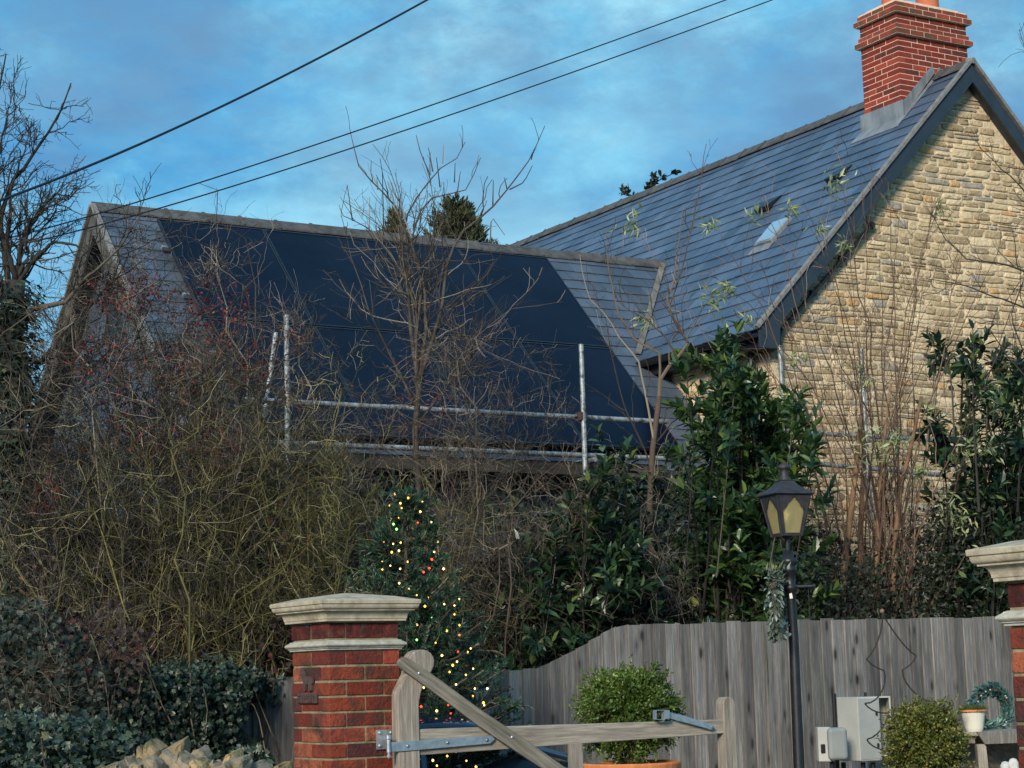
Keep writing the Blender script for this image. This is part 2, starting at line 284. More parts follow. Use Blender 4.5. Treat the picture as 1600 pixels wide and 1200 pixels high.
m_redleaf = mat('dark red leaf', g3((0.10, 0.014, 0.014), (0.24, 0.03, 0.025)), rough=0.6, scale=4, isl=0.5, isl_stops=[(0, (0.07, 0.012, 0.014)), (.3, (0.15, 0.018, 0.02)), (.6, (0.26, 0.03, 0.028)), (.82, (0.16, 0.05, 0.02)), (.93, (0.2, 0.1, 0.03))], translucent=0.25)
m_creeper = mat('creeper leaf', g3((0.018, 0.008, 0.010), (0.045, 0.016, 0.014)), rough=0.65, scale=4, isl=0.5, isl_stops=[(0, (0.014, 0.008, 0.010)), (.45, (0.03, 0.011, 0.013)), (.68, (0.018, 0.022, 0.010)), (.86, (0.05, 0.022, 0.01)), (.96, (0.10, 0.02, 0.015))], translucent=0.1)
m_brownleaf = mat('dead brown leaf', g3((0.12, 0.05, 0.02), (0.2, 0.09, 0.035)), rough=0.7, scale=4, isl=0.4, translucent=0.2)
m_paleleaf = mat('pale narrow leaf', g3((0.25, 0.3, 0.14), (0.45, 0.5, 0.3)), rough=0.6, scale=4, isl=0.3, isl_stops=[(0, (0.22, 0.27, 0.12)), (.4, (0.12, 0.18, 0.05)), (.7, (0.42, 0.45, 0.28)), (.9, (0.3, 0.32, 0.1))], translucent=0.25)
m_box = mat('box leaf', g3((0.035, 0.075, 0.010), (0.12, 0.19, 0.03)), rough=0.4, scale=3, isl=0.4, spec=0.5, translucent=0.2)
m_box2 = mat('yellowing box leaf', g3((0.06, 0.085, 0.012), (0.14, 0.16, 0.03)), rough=0.42, scale=3, isl=0.45, isl_stops=[(0, (0.07, 0.10, 0.015)), (.5, (0.12, 0.15, 0.025)), (.85, (0.2, 0.16, 0.04))], translucent=0.2)
m_needle = mat('spruce needle', g3((0.012, 0.044, 0.024), (0.03, 0.085, 0.045)), rough=0.5, scale=5, isl=0.5, translucent=0.12)
m_conifer = mat('distant conifer', g3((0.022, 0.032, 0.010), (0.05, 0.06, 0.018)), rough=0.7, scale=3, isl=0.4)
m_wreath = mat('frosted leaf', g3((0.10, 0.14, 0.11), (0.3, 0.36, 0.32)), rough=0.6, scale=6, isl=0.4, isl_stops=[(0, (0.03, 0.055, 0.03)), (.4, (0.07, 0.10, 0.06)), (.66, (0.26, 0.33, 0.32)), (.78, (0.04, 0.065, 0.03)), (.95, (0.12, 0.07, 0.045))])
m_wreath2 = mat('blue green leaf', g3((0.03, 0.085, 0.08), (0.07, 0.16, 0.145)), rough=0.45, scale=6, isl=0.45)
m_grass = mat('pot moss', g3((0.03, 0.05, 0.012), (0.06, 0.09, 0.02)), rough=0.8, scale=30, isl=0.3)
def bulb(name, c, e): return mat(name, [(0, c)], rough=0.3, emit=(c, e))
m_bulbs = [bulb('warm white bulb', (1, 0.66, 0.24), 3.2), bulb('yellow bulb', (1, 0.52, 0.08), 3.0), bulb('red bulb', (1, 0.06, 0.02), 3), bulb('orange bulb', (1, 0.3, 0.06), 4), bulb('green bulb', (0.3, 1, 0.2), 2.5)]
# ================================================================== ground
gm = MB(); n_ = 60
gx = np.linspace(-1, 1, n_)**3*600
XX, YY = np.meshgrid(gx, gx, indexing='ij'); GV = np.stack([XX, YY, np.zeros_like(XX)], -1).reshape(-1, 3)
ii = np.arange(n_*n_).reshape(n_, n_)
gm.add(GV, np.stack([ii[:-1, :-1], ii[1:, :-1], ii[1:, 1:], ii[:-1, 1:]], -1).reshape(-1, 4))
tag(gm.build('ground', m_soil), kind='structure')
dm = MB(); dm.add([[-9, -4, .004], [9, -4, .004], [9, 9, .004], [6, 17.5, .004], [-1.5, 13.8, .004], [-9, 9, .004]], [[0, 1, 2, 3, 4, 5]])
tag(dm.build('driveway', m_asph), kind='structure')

# ================================================================== the house
YAW = R_(30.7); eR, eL, eZ = axes(YAW)
PIT = R_(45.564); tp = math.tan(PIT)
_A = at(1407, 130, 22.8)
AP = onplane(1517, 98, _A-eL*.63, eL)             # ridge end at the gable verge
RZ = AP[2]
def H(r, l, z): return np.array([AP[0], AP[1], 0]) + eR*r + eL*l + eZ*z
def HL(x, y, l):                                   # photo survey point on a plane of constant l -> r, z
    p = onplane(x, y, H(0, l, 0), eL); return (p-AP)@eR, p[2]
house = empty('stone_house', H(0, 3, 0), 'L-shaped limestone house with blue slate roofs and a red brick chimney on its tall gable', 'house')
EW = 3.43; EZ_ = RZ-EW*tp                           # eave half width and height
WALL = 3.13
# --- walls
def rubble(mb, u0, u1, z0, z1, frame, inside, rng, rh=(.045, .112), rw=(.10, .40), depth=.014):
    """coursed rubble: frame(u,z,d)->xyz; raised irregular stones"""
    z = z0; Cs = []
    while z < z1:
        h = rng.uniform(*rh); u = u0 - rng.uniform(0, .2)
        while u < u1:
            w = rng.uniform(*rw)*(.7+h*4)
            if rng.random() < .08: Cs += [(u+w/2, z+h*.27, w/2, h*.24), (u+w/2, z+h*.76, w/2, h*.22)]
            else: Cs.append((u+w/2, z+h/2, w/2, h/2))
            u += w
        z += h
    Cs = np.array([c for c in Cs if inside(c[0], c[1], c[2])])
    N = len(Cs); K = 10; a = np.arange(K)*2*np.pi/K
    ca, sa = np.cos(a), np.sin(a); ex = .34
    ux = np.sign(ca)*np.abs(ca)**ex; uz = np.sign(sa)*np.abs(sa)**ex
    jit = rng.normal(0, .085, (N, K, 2))
    hw = (Cs[:, 2]-.008)[:, None]; hh = (Cs[:, 3]-.007)[:, None]
    U = Cs[:, :1]+hw*(ux+jit[..., 0]); Z = Cs[:, 1:2]+hh*(uz+jit[..., 1]) + rng.normal(0, .004, (N, 1)) + .012*np.sin(U*3.1)
    dp = rng.uniform(.5, 1.15, (N, 1))*depth
    rings = [(1.0, 0*dp), (.975, dp*.75), (.92, dp), (.5, dp*rng.uniform(.85, 1.3, (N, 1)))]
    V = []
    for sc, d in rings:
        uu = Cs[:, :1]+(U-Cs[:, :1])*sc; zz = Cs[:, 1:2]+(Z-Cs[:, 1:2])*sc
        V.append(frame(uu, zz, np.broadcast_to(d + (rng.normal(0, .003, U.shape) if sc < .9 else 0), U.shape)))
    V.append(frame(Cs[:, :1], Cs[:, 1:2], dp))
    V = np.concatenate(V, 1); st = (np.arange(N)*(4*K+1))[:, None]
    i = np.arange(K); j = (i+1) % K
    q = [np.stack([i+K*k, j+K*k, j+K*(k+1), i+K*(k+1)], 1) for k in range(3)]; q = np.concatenate(q)
    t = np.stack([i+3*K, j+3*K, np.full(K, 4*K)], 1)
    mb.add(V.reshape(-1, 3), (q[None]+st[..., None]).reshape(-1, 4), (t[None]+st[..., None]).reshape(-1, 3))
rng = np.random.default_rng(5)
gw = MB(); gd = .15
zc = RZ - .25*1.35
prism(gw, [H(-WALL, gd, 0), H(WALL, gd, 0), H(WALL, gd, RZ-.12-WALL*tp), H(0, gd, RZ-.12), H(-WALL, gd, RZ-.12-WALL*tp)], eL*.3)
gable = gw.build('gable_wall', m_rubmortar, house)
st = MB()
def fr_g(u, z, d): return (np.array([AP[0], AP[1], 0]) + u[..., None]*eR + (gd-d)[..., None]*eL + np.stack([0*z, 0*z, z], -1)) if hasattr(d, 'shape') and d.shape == u.shape else (np.array([AP[0], AP[1], 0]) + u[..., None]*eR + (gd-d)[..., None]*eL + np.stack([0*z, 0*z, z], -1))
rubble(st, -WALL, WALL, .1, RZ, fr_g, lambda u, z, w: (abs(u)+w*.6 < (RZ-.2-z)/tp) and abs(u)+w < WALL+.06, rng)
st.build('rubble_stone', m_rubble, gable, smooth=True)
sw = MB(); prism(sw, [H(-WALL, gd+.3, 0), H(-WALL, 13, 0), H(-WALL, 13, EZ_+.25), H(-WALL, gd+.3, EZ_+.25)], eR*.3)
side = sw.build('side_wall', m_rubmortar, house)
st = MB()
def fr_s(u, z, d): return np.array([AP[0], AP[1], 0]) + u[..., None]*eL + (-WALL-d)[..., None]*eR + np.stack([0*z, 0*z, z], -1)
rubble(st, gd+.02, 3.0, .3, EZ_+.1, fr_s, lambda u, z, w: u-w > gd-.02, rng)
st.build('rubble_stone', m_rubble, side, smooth=True)
dpz = MB(); tube1(dpz, [H(-WALL-.09, .42, EZ_-.05), H(-WALL-.09, .42, .1)], .038); dpz.build('downpipe', m_dark, house)
# far walls close the volume
bw = MB(); prism(bw, [H(-WALL, 13, 0), H(WALL, 13, 0), H(WALL, 13, EZ_+.2), H(0, 13, RZ-.1), H(-WALL, 13, EZ_+.2)], -eL*.2)
prism(bw, [H(WALL, gd+.3, 0), H(WALL, 13, 0), H(WALL, 13, EZ_+.25), H(WALL, gd+.3, EZ_+.25)], -eR*.3); bw.build('rear_wall', m_rubmortar, house)
# --- slates
def slate_field(mb, O, dn, al, nrm, Ld, La, g, w, rng, keep=None, th=.011):
    """O top corner; dn unit down slope, al unit along, nrm outward"""
    nC = int(round(Ld/g)); g = Ld/nC; Cn = []; Hs = []; AX = []
    tilt = .062
    for i in range(nC):
        off = (i % 2)*w/2
        k = np.arange(-1, int(La/w)+2); a0 = np.clip(k*w+off, 0, La); a1 = np.clip((k+1)*w+off, 0, La)
        ok = (a1-a0) > .03; a0, a1 = a0[ok], a1[ok]; c = (a0+a1)/2
        if keep is not None:
            kk = np.array([keep(i*g+g/2, x) for x in c]); a0, a1, c = a0[kk], a1[kk], c[kk]
        if not len(c): continue
        n = len(c); ln = g*1.25
        jit = rng.normal(0, .0025, n)
        s_ = (i+1)*g - ln/2 + jit
        Cn.append(O + dn*s_[:, None] + al*c[:, None] + nrm*(.016+rng.normal(0, .0012, n))[:, None])
        Hs.append(np.stack([(a1-a0)/2-.0035, np.full(n, ln/2), np.full(n, th/2)], 1))
        tl = tilt + rng.normal(0, .006, n)
        d2 = dn[None]*np.cos(tl)[:, None]+nrm[None]*np.sin(tl)[:, None]; n2 = -dn[None]*np.sin(tl)[:, None]+nrm[None]*np.cos(tl)[:, None]
        AX.append(np.stack([np.broadcast_to(al, (n, 3)), d2, n2], 1))
    boxes(mb, np.concatenate(Cn), np.concatenate(Hs), np.concatenate(AX))
dnL = np.array(-eR*math.cos(PIT)-eZ*math.sin(PIT)); nL = -eR*math.sin(PIT)+eZ*math.cos(PIT)
dnR = np.array(eR*math.cos(PIT)-eZ*math.sin(PIT)); nR = eR*math.sin(PIT)+eZ*math.cos(PIT)
SL = EW/math.cos(PIT); RLEN = 13.2
roof = MB()
prism(roof, [H(0, .0, RZ-.03), H(-EW+.03, 0, EZ_), H(-EW+.03, 0, EZ_-.1), H(0, 0, RZ-.15), H(EW-.03, 0, EZ_-.1), H(EW-.03, 0, EZ_)], eL*RLEN)
main_roof = roof.build('main_roof', m_dark, house)
sf = MB(); slate_field(sf, H(0, .02, RZ-.03), dnL, eL, nL, SL, RLEN-.02, .2215, .285, rng)
sf.build('slates', m_slate, main_roof)
sf = MB(); slate_field(sf, H(0, .02, RZ-.03), dnR, eL, nR, SL, RLEN-.02, .2215, .285, rng)
sf.build('slates', m_slate, main_roof)
def ridge_tiles(mb, fn, L, seg, hw, th, pit, rng):
    k = 0; x = 0
    while x < L:
        e = min(x+seg-.006, L); dz = rng.normal(0, .003)
        c, s = math.cos(pit)*hw, math.sin(pit)*hw
        o = [(0, .052), (-c, .052-s), (-c, .036-s), (0, .03), (c, .036-s), (c, .052-s)]
        lip = .012
        prism(mb, [fn(a, x, b+dz) for a, b in o], fn(0, e, 0)-fn(0, x, 0))
        prism(mb, [fn(a*1.04, e-.045, b+dz+lip) for a, b in o], fn(0, .042, 0)-fn(0, 0, 0))
        x += seg; k += 1
rt = MB(); ridge_tiles(rt, lambda a, x, b: H(a, x, RZ+b), .55, .45, .17, .02, PIT, rng); rt.build('ridge_tiles', m_ridge, main_roof); rt = MB()
ridge_tiles(rt, lambda a, x, b: H(a, 1.36+x, RZ+b), RLEN-1.36, .45, .17, .02, PIT, rng); rt.build('ridge_tiles', m_ridge, main_roof)
# bargeboards and verge trim
bb = MB(); bh = .225
for s in (-1, 1):
    prism(bb, [H(0, -.015, RZ-.02), H(s*EW, -.015, EZ_-.02), H(s*EW, -.015, EZ_-.22), H(s*(EW-.28), -.015, EZ_-.22), H(s*(EW-.30), -.015, EZ_-.02-bh+.30*tp), H(0, -.015, RZ-.02-bh)], eL*.03)
    prism(bb, [H(0, .018, RZ-.20), H(s*WALL, .018, RZ-.20-WALL*tp), H(s*WALL, .018, RZ-.16-WALL*tp), H(0, .018, RZ-.16)], eL*.13)
    break_ = 0
bb.build('bargeboard', m_barge, house, bevel=.004)
vt = MB()
for s in (-1, 1):
    d_ = dnL if s < 0 else dnR; n0 = nL if s < 0 else nR
    k = 0; x = 0
    while x < SL:
        e = min(x+1.15, SL+.03)
        boxes(vt, H(0, 0, RZ)+d_*((x+e)/2)+n0*.028-eL*.014, [[(e-x)/2-.004, .032, .022]], np.array([d_, eL, n0])); x += 1.15
tube1(vt, [H(0, -.05, RZ+.015), H(0, .06, RZ+.03)], .04, 8)
vt.build('verge_trim', m_verge, house, bevel=.004)
# eaves
ev = MB()
boxes(ev, H(-EW+.06, 6.6, EZ_-.12), [[.012, 6.6, .09]], np.array([eR, eL, eZ]))
boxes(ev, H(-EW+.2, 6.6, EZ_-.2), [[.13, 6.58, .008]], np.array([eR, eL, eZ]))
ev.build('fascia_and_soffit', m_dark, house)
gt = MB(); a = np.linspace(math.pi, 2*math.pi, 9)
o = [(-EW-.035+.062*math.cos(t), EZ_-.045+.062*math.sin(t)) for t in a] + [(-EW-.035+.055*math.cos(t), EZ_-.045+.055*math.sin(t)) for t in a[::-1]]
for k in range(len(a)-1):
    i0, i1 = o[k], o[k+1]; j0, j1 = o[-1-k], o[-2-k]
    prism(gt, [H(i0[0], .02, i0[1]), H(i1[0], .02, i1[1]), H(j1[0], .02, j1[1]), H(j0[0], .02, j0[1])], eL*2.3)
gt.build('gutter', m_dark, house)
# soil pipe following the verge, then down the wall
r0, z0 = HL(1362, 352, gd-.05); r1, z1 = HL(1222, 514, gd-.05); r2, z2 = HL(1222, 545, gd-.05)
pp = MB(); tube1(pp, [H(r0, gd+.03, z0+.005), H(r0, gd-.06, z0), H(r0-.03, gd-.06, z0-.02)], .04); 
tube1(pp, [H(r0, gd-.06, z0), H(r1, gd-.06, z1), H(r1-.05, gd-.06, z1-.1), H(r1-.05, gd-.06, .2)], .024)
for t in (.33, .66): boxes(pp, H(r0+(r1-r0)*t, gd-.04, z0+(z1-z0)*t), [[.035, .03, .035]], np.array([eR, eL, eZ]))
pp.build('soil_pipe', m_dark, house)
# chimney
CH = .575; cl0, cl1 = .63, 1.305
rA, zT = HL(1402, 2, cl0); chz = zT
chm = MB()
CO = .0705
def stack_ring(mb, mbm, z, hx, l0, l1, h, par, rng, bl=.222, bt=.1, j=.014):
    """one course of real bricks round a rectangular stack"""
    def run(P0, d, L, nrm, lead):
        x = 0; first = lead; full_ = L > 1.0 if par else L > 2*hx*0+(l1-l0)-.01 and L < 1.0
        while x < L-.01:
            w = min(first if x == 0 else bl, L-x)
            if L-x-w < .05: w = L-x
            c = P0+d*(x+w/2)+nrm*(-bt/2+rng.normal(0, .0012))+eZ*(z+h/2)
            g0 = 0 if (x < .001 and lead is not None and full_) else j/2; g1 = 0 if (x+w > L-.001 and full_) else j/2
            boxes(mb, c+d*(g0-g1)/2, [[w/2-(g0+g1)/2, bt/2, h/2-j/2]], np.array([d, nrm, eZ])); x += w
    W_ = 2*hx; D_ = l1-l0
    if par:
        run(H(-hx, l0, 0), eR, W_, -eL, bl); run(H(-hx, l1, 0), eR, W_, eL, bl)
        run(H(-hx, l0+bt, 0), eL, D_-2*bt, -eR, bl*1.0); run(H(hx, l0+bt, 0), eL, D_-2*bt, eR, bl)
    else:
        run(H(-hx, l0, 0), eL, D_, -eR, bl); run(H(hx, l0, 0), eL, D_, eR, bl)
        run(H(-hx+bt, l0, 0), eR, W_-2*bt, -eL, bl); run(H(-hx+bt, l1, 0), eR, W_-2*bt, eL, bl)
prj = [.02, .055, 0, 0, .02, .055]
chimb = MB(); chimc = MB(); core = MB()
z = chz; k = 0
while z > RZ-1.3:
    if k == 2: chimc.build('corbelled_course', m_brick3, None).name = 'corbelled_course'; CC0 = bpy.data.objects['corbelled_course']; chimc = MB(); chimb = MB()
    if k == 4: CB0 = chimb; chimb = MB()
    p = prj[k] if k < len(prj) else 0
    tgt = chimc if p > 0 else chimb
    stack_ring(tgt, None, z-CO, CH+p, cl0-p, cl1+p, CO, k % 2, rng)
    boxes(core, H(0, (cl0+cl1)/2, z-CO/2), [[CH+p-.006, (cl1-cl0)/2+p-.006, CO/2]], np.array([eR, eL, eZ]))
    z -= CO; k += 1
chim = core.build('chimney', m_mortar, house)
CC0.parent = chim; CC0.location = -H(0, 3, 0); CB0.build('brickwork', m_brick2, chim); chimb.build('brickwork', m_brick2, chim); chimc.build('corbelled_course', m_brick3, chim)
fl = MB(); prism(fl, [H(-CH-.01, cl0-.01, chz), H(CH+.01, cl0-.01, chz), H(CH+.01, cl1+.01, chz), H(-CH-.01, cl1+.01, chz)], eZ*.012)
prism(fl, [H(-CH+.06, cl0+.06, chz+.01), H(CH-.06, cl0+.06, chz+.01), H(CH-.06, cl1-.06, chz+.01), H(-CH+.06, cl1-.06, chz+.01)], eZ*.05)
fl.build('flaunching', m_mortar, chim)
for x in (-.30, .27):
    pm = MB(); lathe(pm, H(x, (cl0+cl1)/2, chz+.02), [(.165, 0), (.165, .05), (.15, .06), (.138, .35), (.155, .37), (.16, .42), (.13, .42), (.12, .1)], 28)
    pm.build('chimney_pot', m_chpot, chim, smooth=False)
# lead flashing: apron below the left face, stepped soaker along the gable side
lf = MB()
rb = -CH
def zr(r): return RZ-.03-abs(r)*tp
q = [(cl0-.05, zr(rb)+.02), (cl1+.06, zr(rb)+.02), (cl1+.06, zr(rb)+.24), (cl0-.05, zr(rb)+.24)]
prism(lf, [H(rb-.012, a, b) for a, b in q], -eR*.012)
P0 = H(rb-.02, cl0-.05, zr(rb-.02)+.045)
prism(lf, [P0, H(rb-.02, cl1+.06, zr(rb-.02)+.045), H(rb-.17, cl1+.1, zr(rb-.17)+.04), H(rb-.17, cl0-.1, zr(rb-.17)+.04)], nL*.008)
for s in (-1, 1):
    prism(lf, [H(s*(CH+.03), cl0-.014, zr(CH+.03)+.03), H(s*(CH+.03), cl0-.014, zr(CH+.03)+.22), H(s*.06, cl0-.014, zr(.06)+.22), H(s*.02, cl0-.014, zr(.02)+.1)], -eL*.012)
    n0 = nL if s < 0 else nR
    prism(lf, [H(s*(CH+.06), cl0-.01, zr(CH+.06)+.042), H(s*.03, cl0-.01, zr(.03)+.042), H(s*.03, cl0-.085, zr(.03)+.042), H(s*(CH+.12), cl0-.085, zr(CH+.12)+.042)], n0*.008)
lf.build('lead_flashing', m_lead, chim)
# skylight and two vent slates on the left slope
def RL(x, y): p = onplane(x, y, AP, nL); d = p-AP; return d@eR, d@eL
r_, l_ = -1.93, 1.50
axs = np.array([dnL, eL, nL])
SK = H(r_, l_, zr(r_))
sk = MB(); boxes(sk, SK+nL*.03, [[.23, .17, .04]], axs); boxes(sk, SK+dnL*.29+nL*.035, [[.08, .2, .006]], axs)
skl = sk.build('skylight', m_lead, house, bevel=.006)
sg = MB(); boxes(sg, SK+nL*.075, [[.20, .145, .006]], axs)
m_sky = mat('skylight glass', g3((0.25, 0.38, 0.46), (0.3, 0.44, 0.52)), rough=0.08, scale=2, coat=1)
sg.build('pane', m_sky, skl)
for q in ((1203, 320), (1314, 272)):
    rr, ll = RL(*q); c = H(rr, ll, zr(rr)); v = MB()
    prism(v, [c+dnL*.13-eL*.13+nL*.035, c+dnL*.13-eL*.13+nL*.10, c-dnL*.16-eL*.13+nL*.035], eL*.26)
    boxes(v, c+dnL*.135+nL*.07, [[.004, .12, .028]], axs)
    v.build('roof_vent', m_dark, house)

# --- the wing
WZ = 6.93; WL = 3.955; WP = R_(45.0); WE_R = -9.62; WE_L = .80
wtp = math.tan(WP)
WEZ = WZ-(WL-WE_L)*wtp
dnW = -eL*math.cos(WP)-eZ*math.sin(WP); nW = -eL*math.sin(WP)+eZ*math.cos(WP)
dnB = eL*math.cos(WP)-eZ*math.sin(WP); nB = eL*math.sin(WP)+eZ*math.cos(WP)
def val_r(z): return -(RZ-z)/tp
wr = MB()
rE = -1.75
prism(wr, [H(WE_R+.03, WL, WZ-.02), H(WE_R+.03, WE_L+.02, WEZ), H(WE_R+.03, WE_L+.02, WEZ-.1), H(WE_R+.03, WL, WZ-.14), H(WE_R+.03, 2*WL-WE_L-.02, WEZ-.1), H(WE_R+.03, 2*WL-WE_L-.02, WEZ)], eR*(-WE_R-WALL-.03))
# triangle to the valley
prism(wr, [H(-WALL, WL, WZ-.02), H(val_r(WZ)+.15, WL, WZ-.02), H(-WALL, WL-(WZ-5.4)/wtp, 5.4)], -nW*.05)
wing = wr.build('wing_roof', m_dark, house)
ws = MB(); La = -WALL+.0-WE_R+1.6
def keepw(s, a):
    z = WZ-.02-s*math.sin(WP); r = WE_R+a
    return r < (val_r(z)+.02 if z > EZ_+.12 else -WALL+.02)
slate_field(ws, H(WE_R+.02, WL, WZ-.02), dnW, eR, nW, (WL-WE_L)/math.cos(WP), La, .205, .30, rng, keepw, th=.010)
ws.build('slates', m_slate2, wing)
ws = MB(); slate_field(ws, H(WE_R+.02, WL, WZ-.02), dnB, eR, nB, (WL-WE_L)/math.cos(WP), -WALL-WE_R, .205, .30, rng, None, th=.010)
ws.build('slates', m_slate2, wing)
rt = MB(); ridge_tiles(rt, lambda a, x, b: H(WE_R-.02+x, WL+a, WZ+b), val_r(WZ)-WE_R+.02, .452, .17, .02, WP, rng); rt.build('ridge_tiles', m_ridge, wing)
# valley lead
vl = MB()
zz = np.array([WZ-.02, 5.36]); vr = val_r(zz); vlL = WL-(WZ-zz)/wtp
a0, a1 = H(vr[0], vlL[0], zz[0]), H(vr[1], vlL[1], zz[1])
# the lead lies on the main slope side of the valley, on the wing side, and turned up
prism(vl, [a0+nL*.035, a1+nL*.035, a1+nL*.035+eL*.13, a0+nL*.035+eL*.13], nL*.006)
prism(vl, [a0+nW*.035, a1+nW*.035, a1+nW*.035-eR*.09, a0+nW*.035-eR*.09], nW*.006)
vl.build('valley_lead', m_greyboard, wing)
# wing walls
ww = MB(); WIN = WE_L+.28; rg = WE_R+.24
prism(ww, [H(rg, WIN, 0), H(-WALL, WIN, 0), H(-WALL, WIN, WEZ+.14), H(rg, WIN, WEZ+.14)], eL*.25)
prism(ww, [H(rg, 2*WL-WIN, 0), H(-WALL, 2*WL-WIN, 0), H(-WALL, 2*WL-WIN, WEZ+.14), H(rg, 2*WL-WIN, WEZ+.14)], -eL*.25)
prism(ww, [H(rg+.005, WIN, 0), H(rg+.005, 2*WL-WIN, 0), H(rg+.005, 2*WL-WIN, WEZ+.1), H(rg+.005, WL, WZ-.18), H(rg+.005, WIN, WEZ+.1)], eR*.25)
wingwall = ww.build('wing_wall', m_dark, house)
ws = MB()
slate_field(ws, H(rg, 2*WL-WIN, WZ-.2), -eZ, -eL, -eR, WZ-.8, 2*WL-2*WIN, .2, .28, rng, lambda s, a: abs(a-(WL-WIN)) < s-.02 and not (s < 1.35 and abs(a-(WL-WIN)) < .42*(s-.25)))
ws.build('hung_slates', m_slate2, wingwall)
ws = MB(); slate_field(ws, H(rg, WIN, WEZ+.1), -eZ, eR, -eL, WEZ-.4, -WALL-rg, .2, .28, rng); ws.build('hung_slates', m_slate2, wingwall)
# wing bargeboards, seen from outside
bb = MB()
for s in (-1, 1):
    e = WL+s*(WL-WE_L)
    prism(bb, [H(WE_R+.0, WL, WZ-.01), H(WE_R, e, WEZ-.01), H(WE_R, e-s*.28, WEZ-.01), H(WE_R, WL, WZ-.33)], eR*.03)
    prism(bb, [H(WE_R+.03, WL, WZ-.22), H(WE_R+.03, e, WEZ-.22), H(WE_R+.03, e, WEZ-.19), H(WE_R+.03, WL, WZ-.19)], eR*.22)
bb.build('bargeboard', m_bargew, wing, bevel=.004)
vt = MB()
for s, d_, n0 in ((-1, dnW, nW), (1, dnB, nB)):
    L_ = (WL-WE_L)/math.cos(WP); x = 0
    while x < L_:
        e = min(x+1.1, L_); boxes(vt, H(WE_R-.012, WL, WZ)+d_*((x+e)/2)+n0*.022, [[(e-x)/2-.004, .028, .02]], np.array([d_, eR, n0])); x += 1.1
vt.build('verge_trim', m_verge, wing, bevel=.003)
ev = MB(); boxes(ev, H((WE_R-WALL)/2, WE_L+.02, WEZ-.1), [[(-WALL-WE_R)/2, .012, .09]], np.array([eR, eL, eZ]))
boxes(ev, H((WE_R-WALL)/2, WE_L+.17, WEZ-.18), [[(-WALL-WE_R)/2, .15, .008]], np.array([eR, eL, eZ]))
tube1(ev, [H(WE_R+.05, WE_L-.05, WEZ-.04), H(-WALL-.02, WE_L-.05, WEZ-.04)], .055)
ev.build('gutter', m_dark, wing)

# ================================================================== solar panels
PR0, PR1 = -9.0, -3.875; cw = (PR1-PR0)/4
lT = 3.71; lM = 2.34; lB = .97
for c in range(4):
    for w_ in range(2):
        la, lb = (lT, lM+.006) if w_ == 0 else (lM-.0, lB)
        ra, rb_ = PR0+c*cw+.005, PR0+(c+1)*cw-.005
        zc_ = lambda l: WZ-(WL-l)*wtp
        cpos = H((ra+rb_)/2, (la+lb)/2, zc_((la+lb)/2))+nW*.115
        col_w = ['leftmost', 'second', 'third', 'rightmost'][c]; row_w = ['upper', 'lower'][w_]
        pn = empty('solar_panel', cpos, f'black solar panel, {col_w} of the {row_w} row on the wing roof', 'solar panel', 'black solar panels on the wing roof')
        ax_ = np.array([eR, dnW, nW]); hw, hh = (rb_-ra)/2, (la-lb)/2/math.cos(WP)-.008
        fm = MB(); t = .018
        for sx, hx_ in ((0, hw), ):
            boxes(fm, np.array([cpos-dnW*(hh-t/2), cpos+dnW*(hh-t/2)]), [[hw, t/2, .02]], ax_)
            boxes(fm, np.array([cpos-eR*(hw-t/2), cpos+eR*(hw-t/2)]), [[t/2, hh-t, .02]], ax_)
        fm.build('frame', m_pframe, pn)
        gl = MB(); boxes(gl, cpos+nW*.008, [[hw-t, hh-t, .006]], ax_); gl.build('glass', m_panel, pn)
rails = MB()
for l in (3.35, 2.7, 1.95, 1.3):
    boxes(rails, H((PR0+PR1)/2, l, WZ-(WL-l)*wtp)+nW*.065, [[(PR1-PR0)/2+.06, .02, .022]], np.array([eR, dnW, nW]))
    for c in range(9):
        boxes(rails, H(PR0+.1+c*(PR1-PR0-.2)/8, l, WZ-(WL-l)*wtp)+nW*.035+dnW*.05, [[.02, .06, .012]], np.array([eR, dnW, nW]))
mr_ = rails.build('panel_mounting_rail', m_galv, None, origin=H(PR1, 3.35, 5))
tag(mr_, 'galvanised mounting rails with end clamps showing at the right edge of the solar array', 'mounting rail')

# ================================================================== scaffolding along the wing eave
def scaffold(label, l, tubes_, boards=None, origin=None, couplers=()):
    s_ = empty('scaffolding', origin, label, 'scaffolding')
    for kind, p0, p1, ra in tubes_:
        tb = MB(); n = 5; t = np.linspace(0, 1, n)[:, None]; tube1(tb, p0+(p1-p0)*t, ra, 12); tb.build(kind, m_scaf, s_, smooth=False)
    for p in couplers:
        cb = MB(); boxes(cb, p, [[.045, .05, .045]], np.array([eR, eL, eZ])); tube1(cb, [p-eR*.07, p+eR*.07], .012, 6); tube1(cb, [p-eZ*.07+eR*.03, p+eZ*.07+eR*.03], .012, 6); cb.build('coupler', m_iron, s_, bevel=.008)
    if boards:
        for b0, b1, hz in boards:
            bm_ = MB(); c = (b0+b1)/2; boxes(bm_, c, [[np.linalg.norm(b1-b0)/2, .02, hz]], np.array([(b1-b0)/np.linalg.norm(b1-b0), np.cross(eZ, (b1-b0)/np.linalg.norm(b1-b0)), eZ])); bm_.build('toe_board', m_board, s_)
    return s_
SC = .42
def hp(x, y, l): r, z = HL(x, y, l); return H(r, l, z)
def vert(x, y, l, ra=.026): p = hp(x, y, l); b = p.copy(); b[2] = 0; return ('standard', p, b, ra)
lz = [hp(910, 652, SC)[2], hp(910, 711, SC)[2]]
rl, rr_ = HL(330, 640, SC)[0], HL(1045, 700, SC)[0]
